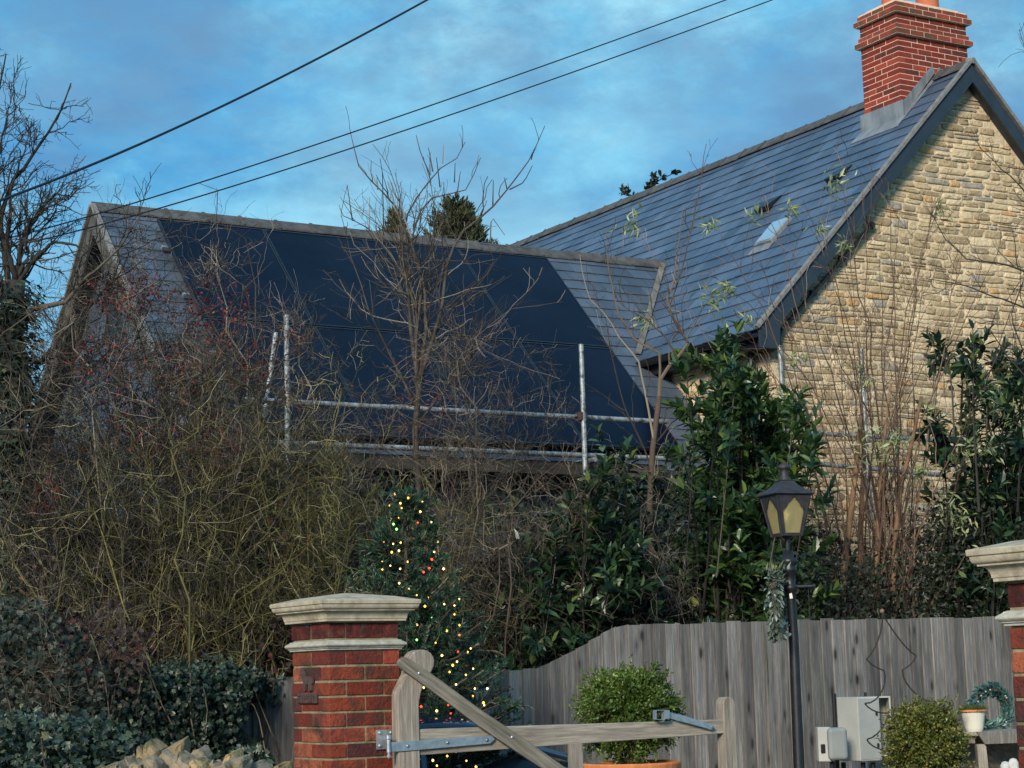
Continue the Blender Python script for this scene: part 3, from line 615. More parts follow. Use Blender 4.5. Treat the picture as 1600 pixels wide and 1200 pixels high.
tb = [vert(908, 538, SC-.06), vert(447.5, 492, SC-.06), ('ledger', H(rl, SC, lz[0]), H(rr_, SC, lz[0]), .025), ('ledger', H(rl, SC, lz[1]), H(rr_, SC, lz[1]), .025),
      ('brace', hp(431, 520, SC+.3), hp(412, 660, SC+.1), .024), ('transom', H(HL(908, 600, SC)[0]+.05, SC-.15, lz[1]-.06), H(HL(908, 600, SC)[0]+.05, SC+.5, lz[1]-.06), .025),
      ]
cps = [hp(908, 652, SC-.03), hp(448, 630, SC-.03)]; cps[0][2] = lz[0]; cps[1][2] = lz[0]
bdz = lz[1]-.13
scaffold('galvanised tube scaffolding with guard rail and dark boards along the eave under the solar panels', SC, tb,
         [(H(rl, SC+.1, bdz), H(rr_, SC+.1, bdz), .07)], H(-5, SC, 0), cps)
GLl = -.85
gz = [hp(1430, 681, GLl)[2], hp(1310, 727, GLl)[2]]
tb = [vert(1218.5, 540, GLl), vert(1345.5, 545, GLl), ('ledger', hp(1255, 676, GLl+.06), hp(1500, 690, GLl+.06), .025), ('ledger', hp(1240, 722, GLl+.06), hp(1475, 742, GLl+.06), .025)]
scaffold('scaffold tubes standing against the stone gable, half hidden by the bare multi-stemmed shrub', GLl, tb, None, H(-1, GLl, 0), [hp(1219, 674, GLl+.03), hp(1346, 681, GLl+.03)])

# ================================================================== overhead cables
def cable(pts, r, label):
    P = np.array([at(*p) for p in pts]); t = np.linspace(0, 1, len(P)); tt = np.linspace(0, 1, 60)
    c = [np.polyfit(t, P[:, k], min(2, len(P)-1)) for k in range(3)]
    Q = np.stack([np.polyval(k, tt) for k in c], 1); m = MB(); tubes(m, Q[None], np.full((1, 60), r), 8)
    o = m.build('overhead_cable', m_cable, None, origin=Q[0]); tag(o, label, 'cable', 'overhead cables')
cable([(-60, 333, 11), (125, 262, 12), (400, 145, 13.5), (668, 0, 15), (860, -112, 16)], .0085, 'thick black overhead cable, the nearest one, crossing the sky at upper left')
cable([(-120, 395, 15), (86, 350, 15.6), (210, 315, 16), (600, 195, 17.5), (1135, 0, 19.5), (1400, -100, 20.5)], .0062, 'thin overhead wire, upper one of the pair crossing over the left ridge end')
cable([(-120, 402, 15.2), (112, 360, 15.8), (255, 322, 16.2), (600, 220, 17.5), (1205, 0, 19.8), (1450, -92, 20.8)], .0062, 'thin overhead wire, lower one of the pair crossing over the left ridge end')

# ================================================================== gate piers
PY_ = R_(33.5)
def pier(Cn, slab_z, label, rng, w=.225, group='brick gate piers with moulded stone caps'):
    """Cn = pier centre; slab_z = top of the cap slab edge"""
    a, b, c = axes(PY_)
    root = empty('gate_pier', (Cn[0], Cn[1], 0), label, 'gate pier', group)
    def G(u, v, z): return np.array([Cn[0], Cn[1], 0]) + a*u + b*v + c*z
    K = .0853
    def mould(mb, prof, z0):
        P = np.array(prof); hw = w+P[:, 0]
        lathe(mb, (Cn[0], Cn[1], z0), np.stack([hw, P[:, 1]], 1), sq=PY_)
    cp_ = MB(); t = np.linspace(0, 1, 7)
    prof = [(.02, -.118), (.032, -.118), (.032, -.105), (.036, -.103)]
    prof += [(.036+.03*(1-math.cos(x*math.pi/2)), -.103+.042*math.sin(x*math.pi/2)) for x in t]
    prof += [(.070, -.061), (.070, -.053), (.074, -.051)]
    prof += [(.074+.014*math.sin(x*math.pi/2), -.051+.026*(1-math.cos(x*math.pi/2))) for x in t]
    prof += [(.090, -.024), (.095, -.022), (.097, -.002), (.094, 0), (-.02, .026), (-w+.004, .052)]
    mould(cp_, prof, slab_z); cap = cp_.build('cap', m_capstone, root, bevel=.0025)
    zc0 = slab_z-.118; zb = zc0-.103
    co = MB(); prof = [(.0, -.055), (.012, -.055), (.012, -.046), (.020, -.044)] + [(.014+.02*math.sin(x*math.pi), -.044+.036*x) for x in np.linspace(.08, 1, 9)] + [(.012, -.004), (.0, 0)]
    mould(co, prof, zb); co.build('collar', m_capstone2, root, bevel=.002)
    br = MB(); j = .012; bt = .1025
    def run(P0, d, nrm, segs, z, h):
        x = 0
        for L in segs:
            cc = P0+d*(x+L/2)+nrm*(-bt/2+rng.normal(0, .0015))+c*(z+h/2)
            e = rng.normal(0, .006); ax2 = np.array([d*math.cos(e)+nrm*math.sin(e), nrm*math.cos(e)-d*math.sin(e), c])
            g0 = 0 if (x == 0 and len(segs) > 1) else j/2; g1 = 0 if (len(segs) > 1 and x > 0) else j/2; boxes(br, cc+d*(g0-g1)/2, [[L/2-(g0+g1)/2+rng.normal(0, .0008), bt/2, h/2-j/2+rng.normal(0, .0012)]], ax2); x += L
    def course(z, h, par):
        full = [.225, .225]
        mid = .45-2*bt
        q = [(G(-w, -w, 0), a, -b), (G(w, w, 0), -a, b)]; s_ = [(G(-w, w, 0), -b, -a), (G(w, -w, 0), b, a)]
        if not par: q, s_ = s_, q
        for P0, d, n in q: run(P0, d, n, full, z, h)
        for P0, d, n in s_: run(P0+d*bt, d, n, [mid], z, h)
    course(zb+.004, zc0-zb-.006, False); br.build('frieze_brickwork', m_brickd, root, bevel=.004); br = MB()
    z = zb-.055-.002; k = 0
    while z-K > .0: course(z-K, K, k % 2 == 1); z -= K; k += 1
    br.build('brickwork', m_brick, root, bevel=.004)
    mo = MB(); boxes(mo, G(0, 0, (zc0)/2), [[w-.006, w-.006, zc0/2]], np.array([a, b, c])); mo.build('mortar', m_mortar2, root)
    return root, G, zb
a_, b_, c_ = axes(PY_)
arris = at(515, 1080, 10.85); LC = arris+a_*.225+b_*.225
_slz = at(503, 937, 10.75)[2]
pierL, GLp, zbl = pier(LC, _slz, 'left red brick gate pier with moulded stone cap and gate hinge on it', np.random.default_rng(3))
bl = at(1581, 1050, 6.95); RC = bl+a_*.225-b_*.225
pierR, GRp, zbr = pier(RC, at(1507, 859, 6.95)[2], 'right red brick gate pier cut off by the edge of the picture', np.random.default_rng(8))

# cast iron animal plaque on the left face of the left pier
def pl(x, y): return onplane(x, y, GLp(-.225, 0, 0), -a_)
plq = empty('name_plaque', pl(483, 1080), 'rusty cast plaque of a standing llama over a lettered block on the brick pier', 'plaque')
def qp(X, Y): return pl(450+X/15, 1030+Y/15)
an = MB()
sil = [(352, 205), (372, 262), (400, 225), (412, 268), (430, 300), (448, 350), (462, 400), (540, 398), (600, 420), (628, 460), (630, 560), (612, 600), (605, 740), (580, 740), (572, 610), (560, 600), (560, 740), (535, 740), (530, 600), (470, 588), (462, 740), (425, 740), (428, 580), (400, 520), (385, 440), (370, 395), (335, 385), (325, 362), (345, 330), (350, 290)]
prism(an, [qp(*p)-a_*.004 for p in sil], -a_*.014)
an.build('llama_figure', m_iron, plq, bevel=.0015)
bk = MB(); q = [(262, 800), (700, 790), (715, 1035), (265, 1035)]; prism(bk, [qp(*p)-a_*.002 for p in q], -a_*.012); blk = bk.build('block', m_iron, plq, bevel=.002)
lt = MB()
def bar(x0, y0, x1, y1, w=17):
    dx, dy = x1-x0, y1-y0; L = math.hypot(dx, dy); nx, ny = -dy/L*w/2, dx/L*w/2
    prism(lt, [qp(x0+nx, y0+ny)-a_*.0143, qp(x1+nx, y1+ny)-a_*.0143, qp(x1-nx, y1-ny)-a_*.0143, qp(x0-nx, y0-ny)-a_*.0143], -a_*.006)
for s_ in [[(345, 860), (300, 860), (300, 990), (345, 990)], [(300, 925), (335, 925)], [(400, 840), (400, 1000)], [(445, 1000), (445, 845), (485, 845), (485, 920), (445, 925)], [(530, 1000), (530, 845)], [(565, 845), (565, 1000), (605, 1000), (605, 845), (565, 845)], [(650, 845), (650, 1000)], [(635, 870), (675, 850)]]:
    for p, q in zip(s_, s_[1:]): bar(*p, *q)
lt.build('lettering', m_iron, blk)

# ================================================================== the gate
GY = R_(30); ga, gb, gc = axes(GY)
G0 = at(622, 1150, 10.95)
def gp(x, y, off=0.0):
    return onplane(x, y, G0, gb)-gb*off
gate = empty('field_gate', (G0[0], G0[1], 0), 'weathered oak curved-heel field gate hung open on the left brick pier', 'gate')
def z3(X, Y): return 580+X/5.333, 980+Y/5.333
heel = [(222, 560), (240, 510), (262, 465), (300, 390), (312, 340), (312, 270), (335, 228), (360, 204), (385, 193), (415, 187), (440, 187), (470, 195), (500, 215), (522, 250), (528, 285), (524, 325), (505, 365), (485, 400), (465, 435), (440, 480), (425, 515), (412, 560), (403, 610), (400, 660)]
HP = [gp(*z3(*p)) for p in heel]
lo1 = HP[-1].copy(); lo1[2] = .1; lo0 = HP[0].copy(); lo0[2] = .1
hm = MB(); prism(hm, HP+[lo1, lo0], gb*.085); hm.build('heel_post', m_oak, gate, bevel=.006)
def rail(name, y0l, y0r, y1l, y1r, xl, xr, th=.045, off=-.02, m=m_oakh, bev=.005):
    mb = MB(); prism(mb, [gp(xl, y0l, off), gp(xr, y0r, off), gp(xr, y1r, off), gp(xl, y1l, off)], gb*th); return mb.build(name, m, gate, bevel=bev)
rail('top_rail', 1139.5, 1124, 1180.5, 1146, 654, 1136, th=.06, off=-.012)
# slam stile
ts = [(1131, 1200), (1130.5, 1100), (1132, 1093), (1135.5, 1089.5), (1140, 1088.8), (1144.5, 1090.5), (1147.5, 1095), (1148.5, 1101), (1152, 1200)]
TS = [gp(*p) for p in ts]; TS[0] = TS[1]*np.array([1, 1, 0])+np.array([0, 0, .1]); TS[-1] = TS[-2]*np.array([1, 1, 0])+np.array([0, 0, .1])
sm_ = MB(); prism(sm_, TS, gb*.085); sm_.build('slam_stile', m_oak, gate, bevel=.005)
# lower rails, below the picture edge, and the intermediate upright
zt0 = gp(660, 1181)[2]
for zz_, h in ((1.02, .075), (.80, .075), (.56, .075), (.30, .09)):
    mb = MB(); p0 = G0+ga*.10; L = np.dot(TS[1]-G0, ga)
    prism(mb, [np.array([p0[0], p0[1], zz_-.0])+gb*.022, np.array([*(G0+ga*L)[:2], zz_])+gb*.022, np.array([*(G0+ga*L)[:2], zz_-h])+gb*.022, np.array([p0[0], p0[1], zz_-h])+gb*.022], gb*.03)
    if zz_ < 1.0: mb.build('rail', m_oakh, gate, bevel=.003)
up_ = MB(); u0 = gp(889.5, 1162, .0); u1 = gp(910.5, 1160, .0); prism(up_, [u0, u1, u1*np.array([1, 1, 0])+np.array([0, 0, .21]), u0*np.array([1, 1, 0])+np.array([0, 0, .21])], gb*.022); up_.build('upright', m_oak, gate, bevel=.003)
# diagonal brace on the near face
tpn = [(207, 320), (208, 290), (222, 266), (245, 253), (268, 251), (300, 262), (400, 328), (500, 396), (900, 690), (1200, 888), (1560, 1140)]
btm = [(1430, 1190), (1170, 1020), (900, 836), (600, 612), (300, 392), (225, 338)]
TP = [gp(*z3(*p), .026) for p in tpn]; BT = [gp(*z3(*p), .026) for p in btm]
def extend(p, q, z): t = (z-p[2])/(q[2]-p[2]); return p+(q-p)*t
e1 = extend(TP[-2], TP[-1], .24); e0 = extend(BT[1], BT[0], .24)
br_ = MB(); prism(br_, TP+[e1, e0]+BT, gb*.024); br_.build('diagonal_brace', m_oakd, gate, bevel=.004)
# hinge
def ztop(X, Y): return z3(X, Y)
st_ = MB(); o = [(160, 958), (240, 955), (1000, 900), (1027, 932), (985, 970), (240, 1035), (160, 1038)]
prism(st_, [gp(*z3(*p), .009) for p in o], gb*.008); hs = st_.build('strap_hinge', m_galv, gate, bevel=.0015)
kn = MB(); kc = gp(*z3(137, 990), .012); tube1(kn, [kc-gc*.035, kc+gc*.035], .0125, 14); kn.build('knuckle', m_galv, hs, smooth=False)
for p in ((300, 990), (632, 962), (960, 940)):
    bo = MB(); cc = gp(*z3(*p), .009); lathe(bo, cc, [(0, .008), (.006, .0075), (.0095, .004), (.010, 0)], 12, ax=np.array([ga, gc, -gb])); bo.build('bolt', m_bolt, hs)
for p in ((382, 384), (1155, 916)):
    bo = MB(); cc = gp(*z3(*p), .027); lathe(bo, cc, [(0, .006), (.006, .005), (.009, .002), (.009, 0)], 12, ax=np.array([ga, gc, -gb])); bo.build('bolt', m_galv, gate)
hp_ = empty('hinge_plate', (G0[0]-.1, G0[1], kc[2]), 'galvanised square hinge plate bolted to the right face of the left brick pier', 'hinge plate')
hpl = MB(); F0 = GLp(0, -.225, 0)
def fp(x, y, off=.003): return onplane(x, y, F0, b_)-b_*off
q = [z3(38, 857), z3(176, 850), z3(180, 1012), z3(38, 1020)]
prism(hpl, [fp(*p) for p in q], -b_*.008); hpl.build('plate', m_galv, hp_, bevel=.001)
pin = MB(); pc = fp(*z3(138, 935), .012); kk = kc+gc*.035
tube1(pin, [kk-gc*.10, kk+gc*.022], .0075, 10); tube1(pin, [kk-gc*.0-gc*.085, kk-gc*.095], .012, 8); tube1(pin, [kk+gc*.004, kk+gc*.024], .017, 14); tube1(pin, [kk+gc*.014, pc+gc*.0], .009, 8); pin.build('hinge_pin', m_galv, hp_)
for p in ((66, 880), (158, 878), (66, 988)):
    bo = MB(); lathe(bo, fp(*z3(*p), .011), [(0, .009), (.008, .008), (.011, .004), (.011, 0)], 10, ax=np.array([a_, c_, -b_])); bo.build('bolt', m_galv, hp_)
# throw-over latch resting on the top rail
la = MB()
def zf(X, Y): return 1000+X/10, 1080+Y/10
o = [(400, 318), (620, 372), (1060, 505), (1110, 525), (1130, 560), (1118, 590), (1080, 602), (1000, 575), (500, 440), (395, 415)]
prism(la, [gp(*zf(*p), .012) for p in o], -gb*.006)
for o in ([(190, 295), (330, 290), (330, 300), (190, 305)], [(185, 432), (325, 440), (325, 450), (185, 442)], [(185, 295), (196, 295), (194, 442), (183, 442)], [(322, 290), (400, 300), (395, 425), (318, 440)]):
    prism(la, [gp(*zf(*p), .01) for p in o], -gb*.035)
lat = la.build('throw_over_latch', m_galv, gate, bevel=.001)
bo = MB(); lathe(bo, gp(*zf(1105, 562), .019), [(0, .006), (.008, .005), (.010, 0)], 12, ax=np.array([ga, gc, -gb])); bo.build('bolt', m_bolt, lat)

# ================================================================== board fence
ft = math.tan(YAW); FY0 = 15.1
def fX(X): return np.array([X, FY0+ft*X, 0])
fd = np.array([math.cos(YAW), math.sin(YAW), 0]); fn = np.array([math.sin(YAW), -math.cos(YAW), 0])
def ftop(X):
    if X < .15: return 1.65-.006*(0-X)
    if X < .81:
        t = (X-.15)/.66; return 1.655+(1.985-1.655)*t
    return 1.985+(X-.81)*.011
def fence(name, X0, X1, label, rng, cut=None):
    root = empty(name, fX(X0), label, 'fence')
    mb = MB(); s0, s1 = X0/fd[0], X1/fd[0]; s = s0; ex = .1245
    while s < s1:
        w = .15; p = fX(s*fd[0]); e = -.085+rng.normal(0, .012)
        ax1 = fd*math.cos(e)+fn*math.sin(e); ax2 = fn*math.cos(e)-fd*math.sin(e)
        A = p-fd*.026+fn*(.026+rng.normal(0, .002)); B = A+ax1*w; dz = rng.normal(0, .006)
        zA, zB = ftop(A[0])+dz, ftop(A[0]+ex*fd[0])+dz
        lean = rng.normal(0, .003)
        q = []
        for P, zt_, t in ((A, zA, .015), (B, zB, .006)):
            q.append((P, zt_, t))
        V = []
        for P, zt_, t in q:
            for n in (0, 1):
                o_ = ax2*(t if n else 0)
                V += [P+o_+eZ*.12, P+o_+eZ*zt_+fd*lean]
        mb.add(np.array(V), [[0, 1, 5, 4], [2, 6, 7, 3], [1, 3, 7, 5], [0, 4, 6, 2], [4, 5, 7, 6], [0, 2, 3, 1]])
        s += ex+rng.normal(0, .003)
    mb.build('boards', m_fence, root)
    pm = MB(); L = (X1-X0)/fd[0]
    for z in (.4, 1.3): c = (fX(X0)+fX(X1))/2-fn*.03+eZ*z; boxes(pm, c, [[L/2, .02, .04]], np.array([fd, fn, eZ]))
    pm.build('back_rail', m_oak, root)
    k = 0
    while k*2.4 < L:
        p = fX(X0)+fd*(k*2.4)-fn*.08; zz = ftop(p[0])-.05; q_ = MB(); boxes(q_, p+eZ*zz/2, [[.05, .05, zz/2]], np.array([fd, fn, eZ])); q_.build('post', m_oak, root); k += 1
    return root
fence('board_fence', -3.6, 5.9, 'weathered grey close-board garden fence stepping up behind the gate', np.random.default_rng(4))

# ================================================================== lamp post
LP = at(1240.5, 1000, 13.5); LD = 13.5; ppm = F_PX/13.9
def lz_(y): return at(1240, y, 13.5)[2]
lamp = empty('lamp_post', (LP[0], LP[1], 0), 'black traditional lamp post with a square lantern in front of the fence', 'lamp post')
SQ = R_(20); sa, sb, sc_ = axes(SQ)
LB = np.array([at(1228.5, 800, 13.5)[0], 13.5, 0])
def L3(dx, dz): return np.array([LP[0]+dx, LP[1], dz])
ps = MB()
top_c = np.array([LP[0], LP[1]]);
pr = [(.05, 0), (.05, .3), (.045, .34), (.040, .4), (.0385, 1.0), (.0345, lz_(995)), (.032, lz_(940)), (.034, lz_(925)), (.045, lz_(921)), (.045, lz_(916)), (.036, lz_(912)), (.040, lz_(896)), (.050, lz_(893)), (.054, lz_(890)), (.050, lz_(887)), (.046, lz_(884)), (.058, lz_(881)), (.062, lz_(877)), (.058, lz_(873)), (.038, lz_(871)), (.036, lz_(860))]
lean = -(at(1240.5, 1000, 13.5)[0]-at(1231.5, 870, 13.5)[0]); zL0, zL1 = lz_(1000), lz_(870)
pr = np.array(pr); a = np.arange(20)*2*np.pi/20
_q = at(1248, 1190, 13.5); sl2 = (_q[0]-LP[0])/(_q[2]-zL0)
def leanx(z): return LP[0]+np.where(np.asarray(z) < zL0, (z-zL0)*sl2, np.clip((z-zL0)/(zL1-zL0), 0, 1.35)*lean*.85)
V = np.stack([leanx(pr[:, 1])[:, None]+pr[:, :1]*np.cos(a), LP[1]+pr[:, :1]*np.sin(a), np.repeat(pr[:, 1:2], 20, 1)], -1)
idx = np.arange(len(pr)*20).reshape(len(pr), 20); nx_ = np.roll(idx, -1, 1)
ps.add(V, np.stack([idx[:-1], nx_[:-1], nx_[1:], idx[1:]], -1).reshape(-1, 4), idx[-1:]); ps.build('post', m_lamp, lamp, smooth=True)
LX = leanx(lz_(840)); LXY = np.array([LX, LP[1], 0])
lb_ = MB(); tube1(lb_, [np.array([LX, LP[1], lz_(917)]), np.array([LX+.17, LP[1]-.02, lz_(917)+.0])], .010, 8); tube1(lb_, [np.array([LX+.155, LP[1]-.02, lz_(917)]), np.array([LX+.175, LP[1]-.02, lz_(917)])], .014, 8)
lb_.build('ladder_bar', m_lamp, lamp)
stub = MB(); lathe(stub, LXY, [(.018, lz_(862)), (.018, lz_(842)), (.035, lz_(840)), (.035, lz_(838))], 14); 
tube1(stub, [LXY+np.array([-.045, -.02, lz_(858)]), LXY+np.array([-.05, -.02, lz_(842)])], .008, 8); stub.build('stub', m_lamp, lamp)
zt_, zb_ = lz_(774), lz_(838); ht, hb = .126, .075
lan = empty('x', (0, 0, 0), None, None); bpy.data.objects.remove(lan)
lnm = MB()
def LC_(sx, sy, z, off=0):
    t = (z-zb_)/(zt_-zb_); h = hb+(ht-hb)*t+off; return np.array([LX, LP[1], z])+sa*sx*h+sb*sy*h
for sx, sy in ((-1, -1), (1, -1), (1, 1), (-1, 1)): tube1(lnm, [LC_(sx, sy, zb_), LC_(sx, sy, zt_)], .011, 4)
cor = [(-1, -1), (1, -1), (1, 1), (-1, 1)]
for k in range(4):
    A, B = cor[k], cor[(k+1) % 4]
    for z, h in ((zb_, .020), (zt_-.018, .018)): prism(lnm, [LC_(*A, z), LC_(*B, z), LC_(*B, z+h), LC_(*A, z+h)], np.array([0, 0, .001])+(LC_(*A, z)+LC_(*B, z)-2*np.array([LX, LP[1], z]))*.03)
    # pierced fretwork spandrels leaving an ogee opening
    def fz(u, v):
        z = zb_+(zt_-zb_)*v; return LC_(*A, z)*(1-u)+LC_(*B, z)*u
    nrm = (LC_(*A, zt_)+LC_(*B, zt_)-2*np.array([LX, LP[1], zt_])); nrm /= np.linalg.norm(nrm)
    og = [(.14, .08), (.12, .58), (.17, .66), (.24, .70), (.30, .78), (.38, .84), (.46, .90), (.5, .97)]
    for mir in (0, 1):
        o = [((1-u) if mir else u, v) for u, v in og]
        edge = [(0 if not mir else 1, v) for u, v in og]
        for i in range(len(og)-1):
            prism(lnm, [fz(*edge[i])+nrm*.002, fz(*o[i])+nrm*.002, fz(*o[i+1])+nrm*.002, fz(*edge[i+1])+nrm*.002], nrm*.004)
frm = lnm.build('lantern_frame', m_lampl, lamp)
bt_ = MB(); boxes(bt_, np.array([LX, LP[1], zb_+.006]), [[hb, hb, .005]], np.array([sa, sb, sc_])); bt_.build('lantern_base', m_lamp, lamp)
for k in range(4):
    A, B = cor[k], cor[(k+1) % 4]; gm_ = MB()
    Q = [LC_(*A, zb_+.012, -.006), LC_(*B, zb_+.012, -.006), LC_(*B, zt_-.01, -.006), LC_(*A, zt_-.01, -.006)]
    nrm = (Q[0]+Q[1]-2*np.array([LX, LP[1], zb_+.012])); nrm[2] = 0; nrm /= np.linalg.norm(nrm)
    prism(gm_, Q, -nrm*.003); gm_.build('glass_pane', m_glass, lamp)
rfm = MB(); t = np.linspace(0, 1, 8)
zr0, zr1 = lz_(774), lz_(752)
prof = [(ht+.012, zr0-.004), (ht+.028, zr0+.002), (ht+.026, zr0+.012)] + [(.052+(ht+.02-.052)*(1-x)**1.5, zr0+.014+(zr1-zr0-.014)*x) for x in t[1:]] + [(.056, zr1+.002), (.056, zr1+.008), (.04, zr1+.009)]
lathe(rfm, LXY, prof, sq=SQ)
rfm.build('lantern_roof', m_lampl, lamp, bevel=.002)
fnm = MB(); lathe(fnm, LXY, [(.044, zr1+.008), (.036, zr1+.02), (.027, zr1+.045), (.026, lz_(737)), (.028, lz_(733)), (.043, lz_(731.5)), (.044, lz_(729.5)), (.032, lz_(726)), (.014, lz_(723.5)), (0, lz_(723))], 20); fnm.build('finial', m_lampl, lamp, smooth=True)
blb = MB(); bc = np.array([LX-.005, LP[1], lz_(803)]); lathe(blb, bc, [(0, .028), (.016, .022), (.026, .004), (.024, -.012), (.012, -.032), (.011, -.05)], 14); blb.build('bulb', m_bulbglass, lamp, smooth=True)

# ================================================================== meter cabinets on the fence
def boxpart(name, c, h, ax, m, parent, bevel=.004): mb = MB(); boxes(mb, c, [h], ax); return mb.build(name, m, parent, bevel=bevel)
MD = 15.5
def mpt(x, y): return at(x, y, MD)
mc = empty('meter_cabinet', mpt(1350, 1140), 'large white electricity meter cabinet with grey door, fixed in front of the fence', 'meter cabinet')
# the cabinet faces left-forward: visible narrow white side and grey door, right side box open
A0 = mpt(1312.5, 1090); A1 = mpt(1338.5, 1090); A2 = mpt(1376, 1090); zlo = mpt(1350, 1189)[2]; zhi = A0[2]
cy = R_(8); ca_, cb_, _ = axes(cy); wx = (A2-A0)[0]; side_w = (A1-A0)[0]; ry, rc_y = R_(-38), 0
hgt = (zhi-zlo)/2; cz_ = (zhi+zlo)/2
def pp_(x, y_, z): return np.array([x, y_, z])
xA, xB, xC, xD = A0[0], A1[0], mpt(1374, 1090)[0], mpt(1393, 1090)[0]
mb = MB(); P = [pp_(xA, MD+.16, zlo), pp_(xB, MD-.02, zlo), pp_(xC, MD+.02, zlo), pp_(xC+.02, MD+.26, zlo), pp_(xA, MD+.28, zlo)]
prism(mb, P, eZ*(zhi-zlo)); mb.build('body', m_white, mc, bevel=.006)
mb = MB(); e = pp_(xC, MD+.02, 0)-pp_(xB, MD-.02, 0); P = [pp_(xB, MD-.026, zlo+.012)+e*.03, pp_(xB, MD-.026, zlo+.012)+e*.97, pp_(xB, MD-.026, zhi-.012)+e*.97, pp_(xB, MD-.026, zhi-.012)+e*.03]
prism(mb, P, np.array([0, .008, 0])); mb.build('door', m_greyc, mc, bevel=.002)
for z in (zhi-.13, zlo+.12): boxpart('lock', pp_(xC-.03, MD+.002, z), [.008, .012, .015], np.eye(3), m_dark, mc, .002)
rim = MB(); w_ = .012
for (x0, x1, z0, z1) in ((xC+.004, xD, zhi-w_, zhi), (xC+.004, xD, zlo+.03, zlo+.03+w_), (xD-w_, xD, zlo+.03+w_, zhi-w_)): prism(rim, [pp_(x0, MD+.05, z0), pp_(x1, MD+.05, z0), pp_(x1, MD+.05, z1), pp_(x0, MD+.05, z1)], np.array([0, .2, 0]))
rim.build('open_frame', m_white, mc, bevel=.002)
mb = MB(); prism(mb, [pp_(xC+.004, MD+.24, zlo+.04), pp_(xD-w_, MD+.24, zlo+.04), pp_(xD-w_, MD+.24, zhi-.01), pp_(xC+.004, MD+.24, zhi-.01)], np.array([0, .01, 0])); mb.build('back_panel', m_greyc, mc)
cdm = MB(); tube1(cdm, [mpt(1309, 1084)+np.array([0, .2, 0]), mpt(1309, 1084)*np.array([1, 1, 0])+np.array([0, .2, .1])], .018, 10); tube1(cdm, [mpt(1359, 1082)+np.array([0, .2, 0]), mpt(1359, 1095)+np.array([0, .2, 0])], .012, 8)
cdm.build('conduit', m_dark, mc)
mb = MB()
for x in (1321, 1352, 1368): p = mpt(x, 1192)+np.array([0, .1, 0]); tube1(mb, [p, p*np.array([1, 1, 0])], .02, 8)
mb.build('support_leg', m_dark, mc)
sc2 = empty('meter_box', at(1300, 1160, 15.3), 'small grey-white rounded meter box, lower and left of the big cabinet', 'meter box')
D2 = 15.3; xa, xb, xc = at(1279, 1160, D2)[0], at(1299, 1160, D2)[0], at(1324, 1160, D2)[0]; z0, z1 = at(1300, 1190, D2)[2], at(1300, 1136, D2)[2]
mb = MB(); prism(mb, [pp_(xa, D2+.03, z0), pp_(xb, D2, z0), pp_(xb, D2+.14, z0), pp_(xa, D2+.14, z0)], eZ*(z1-z0)); mb.build('back_plate', m_white, sc2, bevel=.006)
mb = MB(); prism(mb, [pp_(xb-.03, D2-.06, z0+.01), pp_(xc, D2-.03, z0+.01), pp_(xc, D2+.1, z0+.01), pp_(xb-.03, D2+.1, z0+.01)], eZ*(z1-z0-.015)); o = mb.build('cover', m_greyc, sc2, bevel=.03)
o.modifiers[0].segments = 4
boxpart('keyhole_cover', pp_(xa+.035, D2+.012, z0+.1), [.018, .006, .035], np.eye(3), m_dark, sc2, .008)
mb = MB(); p = pp_((xa+xc)/2, D2+.08, z0); tube1(mb, [p, p*np.array([1, 1, 0])], .02, 8); mb.build('support_leg', m_dark, sc2)

# ================================================================== wire christmas tree outline
WD = 14.75
def wf(X, Y, d=WD): return at(1250+X/4.571, 950+Y/4.571, d)
def arc(pts, n=8):
    P = np.array([wf(*p) for p in pts]); out_ = []
    t = np.linspace(0, 1, len(P)); tt = np.linspace(0, 1, n)
    for k in range(3): out_.append(np.polyval(np.polyfit(t, P[:, k], min(3, len(P)-1)), tt))
    return np.stack(out_, 1)
wt = empty('wire_tree', wf(700, 1500)*np.array([1, 1, 0]), 'rusty wire outline of a christmas tree standing behind the yellowish box ball', 'garden ornament')
wm = MB()
for pts in ([(588, 40), (580, 150), (540, 270), (475, 365)], [(475, 365), (530, 415), (600, 445)], [(600, 445), (605, 520), (585, 600), (530, 660), (462, 682)], [(462, 682), (520, 730), (580, 748), (628, 750)], [(628, 750), (615, 810), (560, 890), (478, 938)], [(478, 938), (520, 985), (600, 1015), (690, 1010)],
            [(588, 40), (650, 140), (740, 260), (830, 340)], [(830, 340), (790, 400), (733, 440)], [(733, 440), (750, 520), (830, 620), (900, 655), (965, 665)], [(965, 665), (940, 710), (880, 738), (815, 738)], [(815, 738), (850, 810), (930, 890), (1050, 930)], [(1050, 930), (1000, 985), (900, 1012), (790, 985)], [(690, 1010), (750, 1025), (790, 985)]):
    tube1(wm, list(arc(pts)), .0062, 6)
wm.build('wire_outline', m_wire, wt)
wp = MB(); tube1(wp, [wf(740, 1015), wf(740, 1015)*np.array([1, 1, 0])], .008, 6); wp.build('stake', m_wire, wt)
wb = MB(); lathe(wb, wf(586, 22), [(0, -.018), (.014, -.012), (.019, 0), (.014, .012), (0, .018)], 12); wb.build('ball', m_tw_orange, wt, smooth=True)

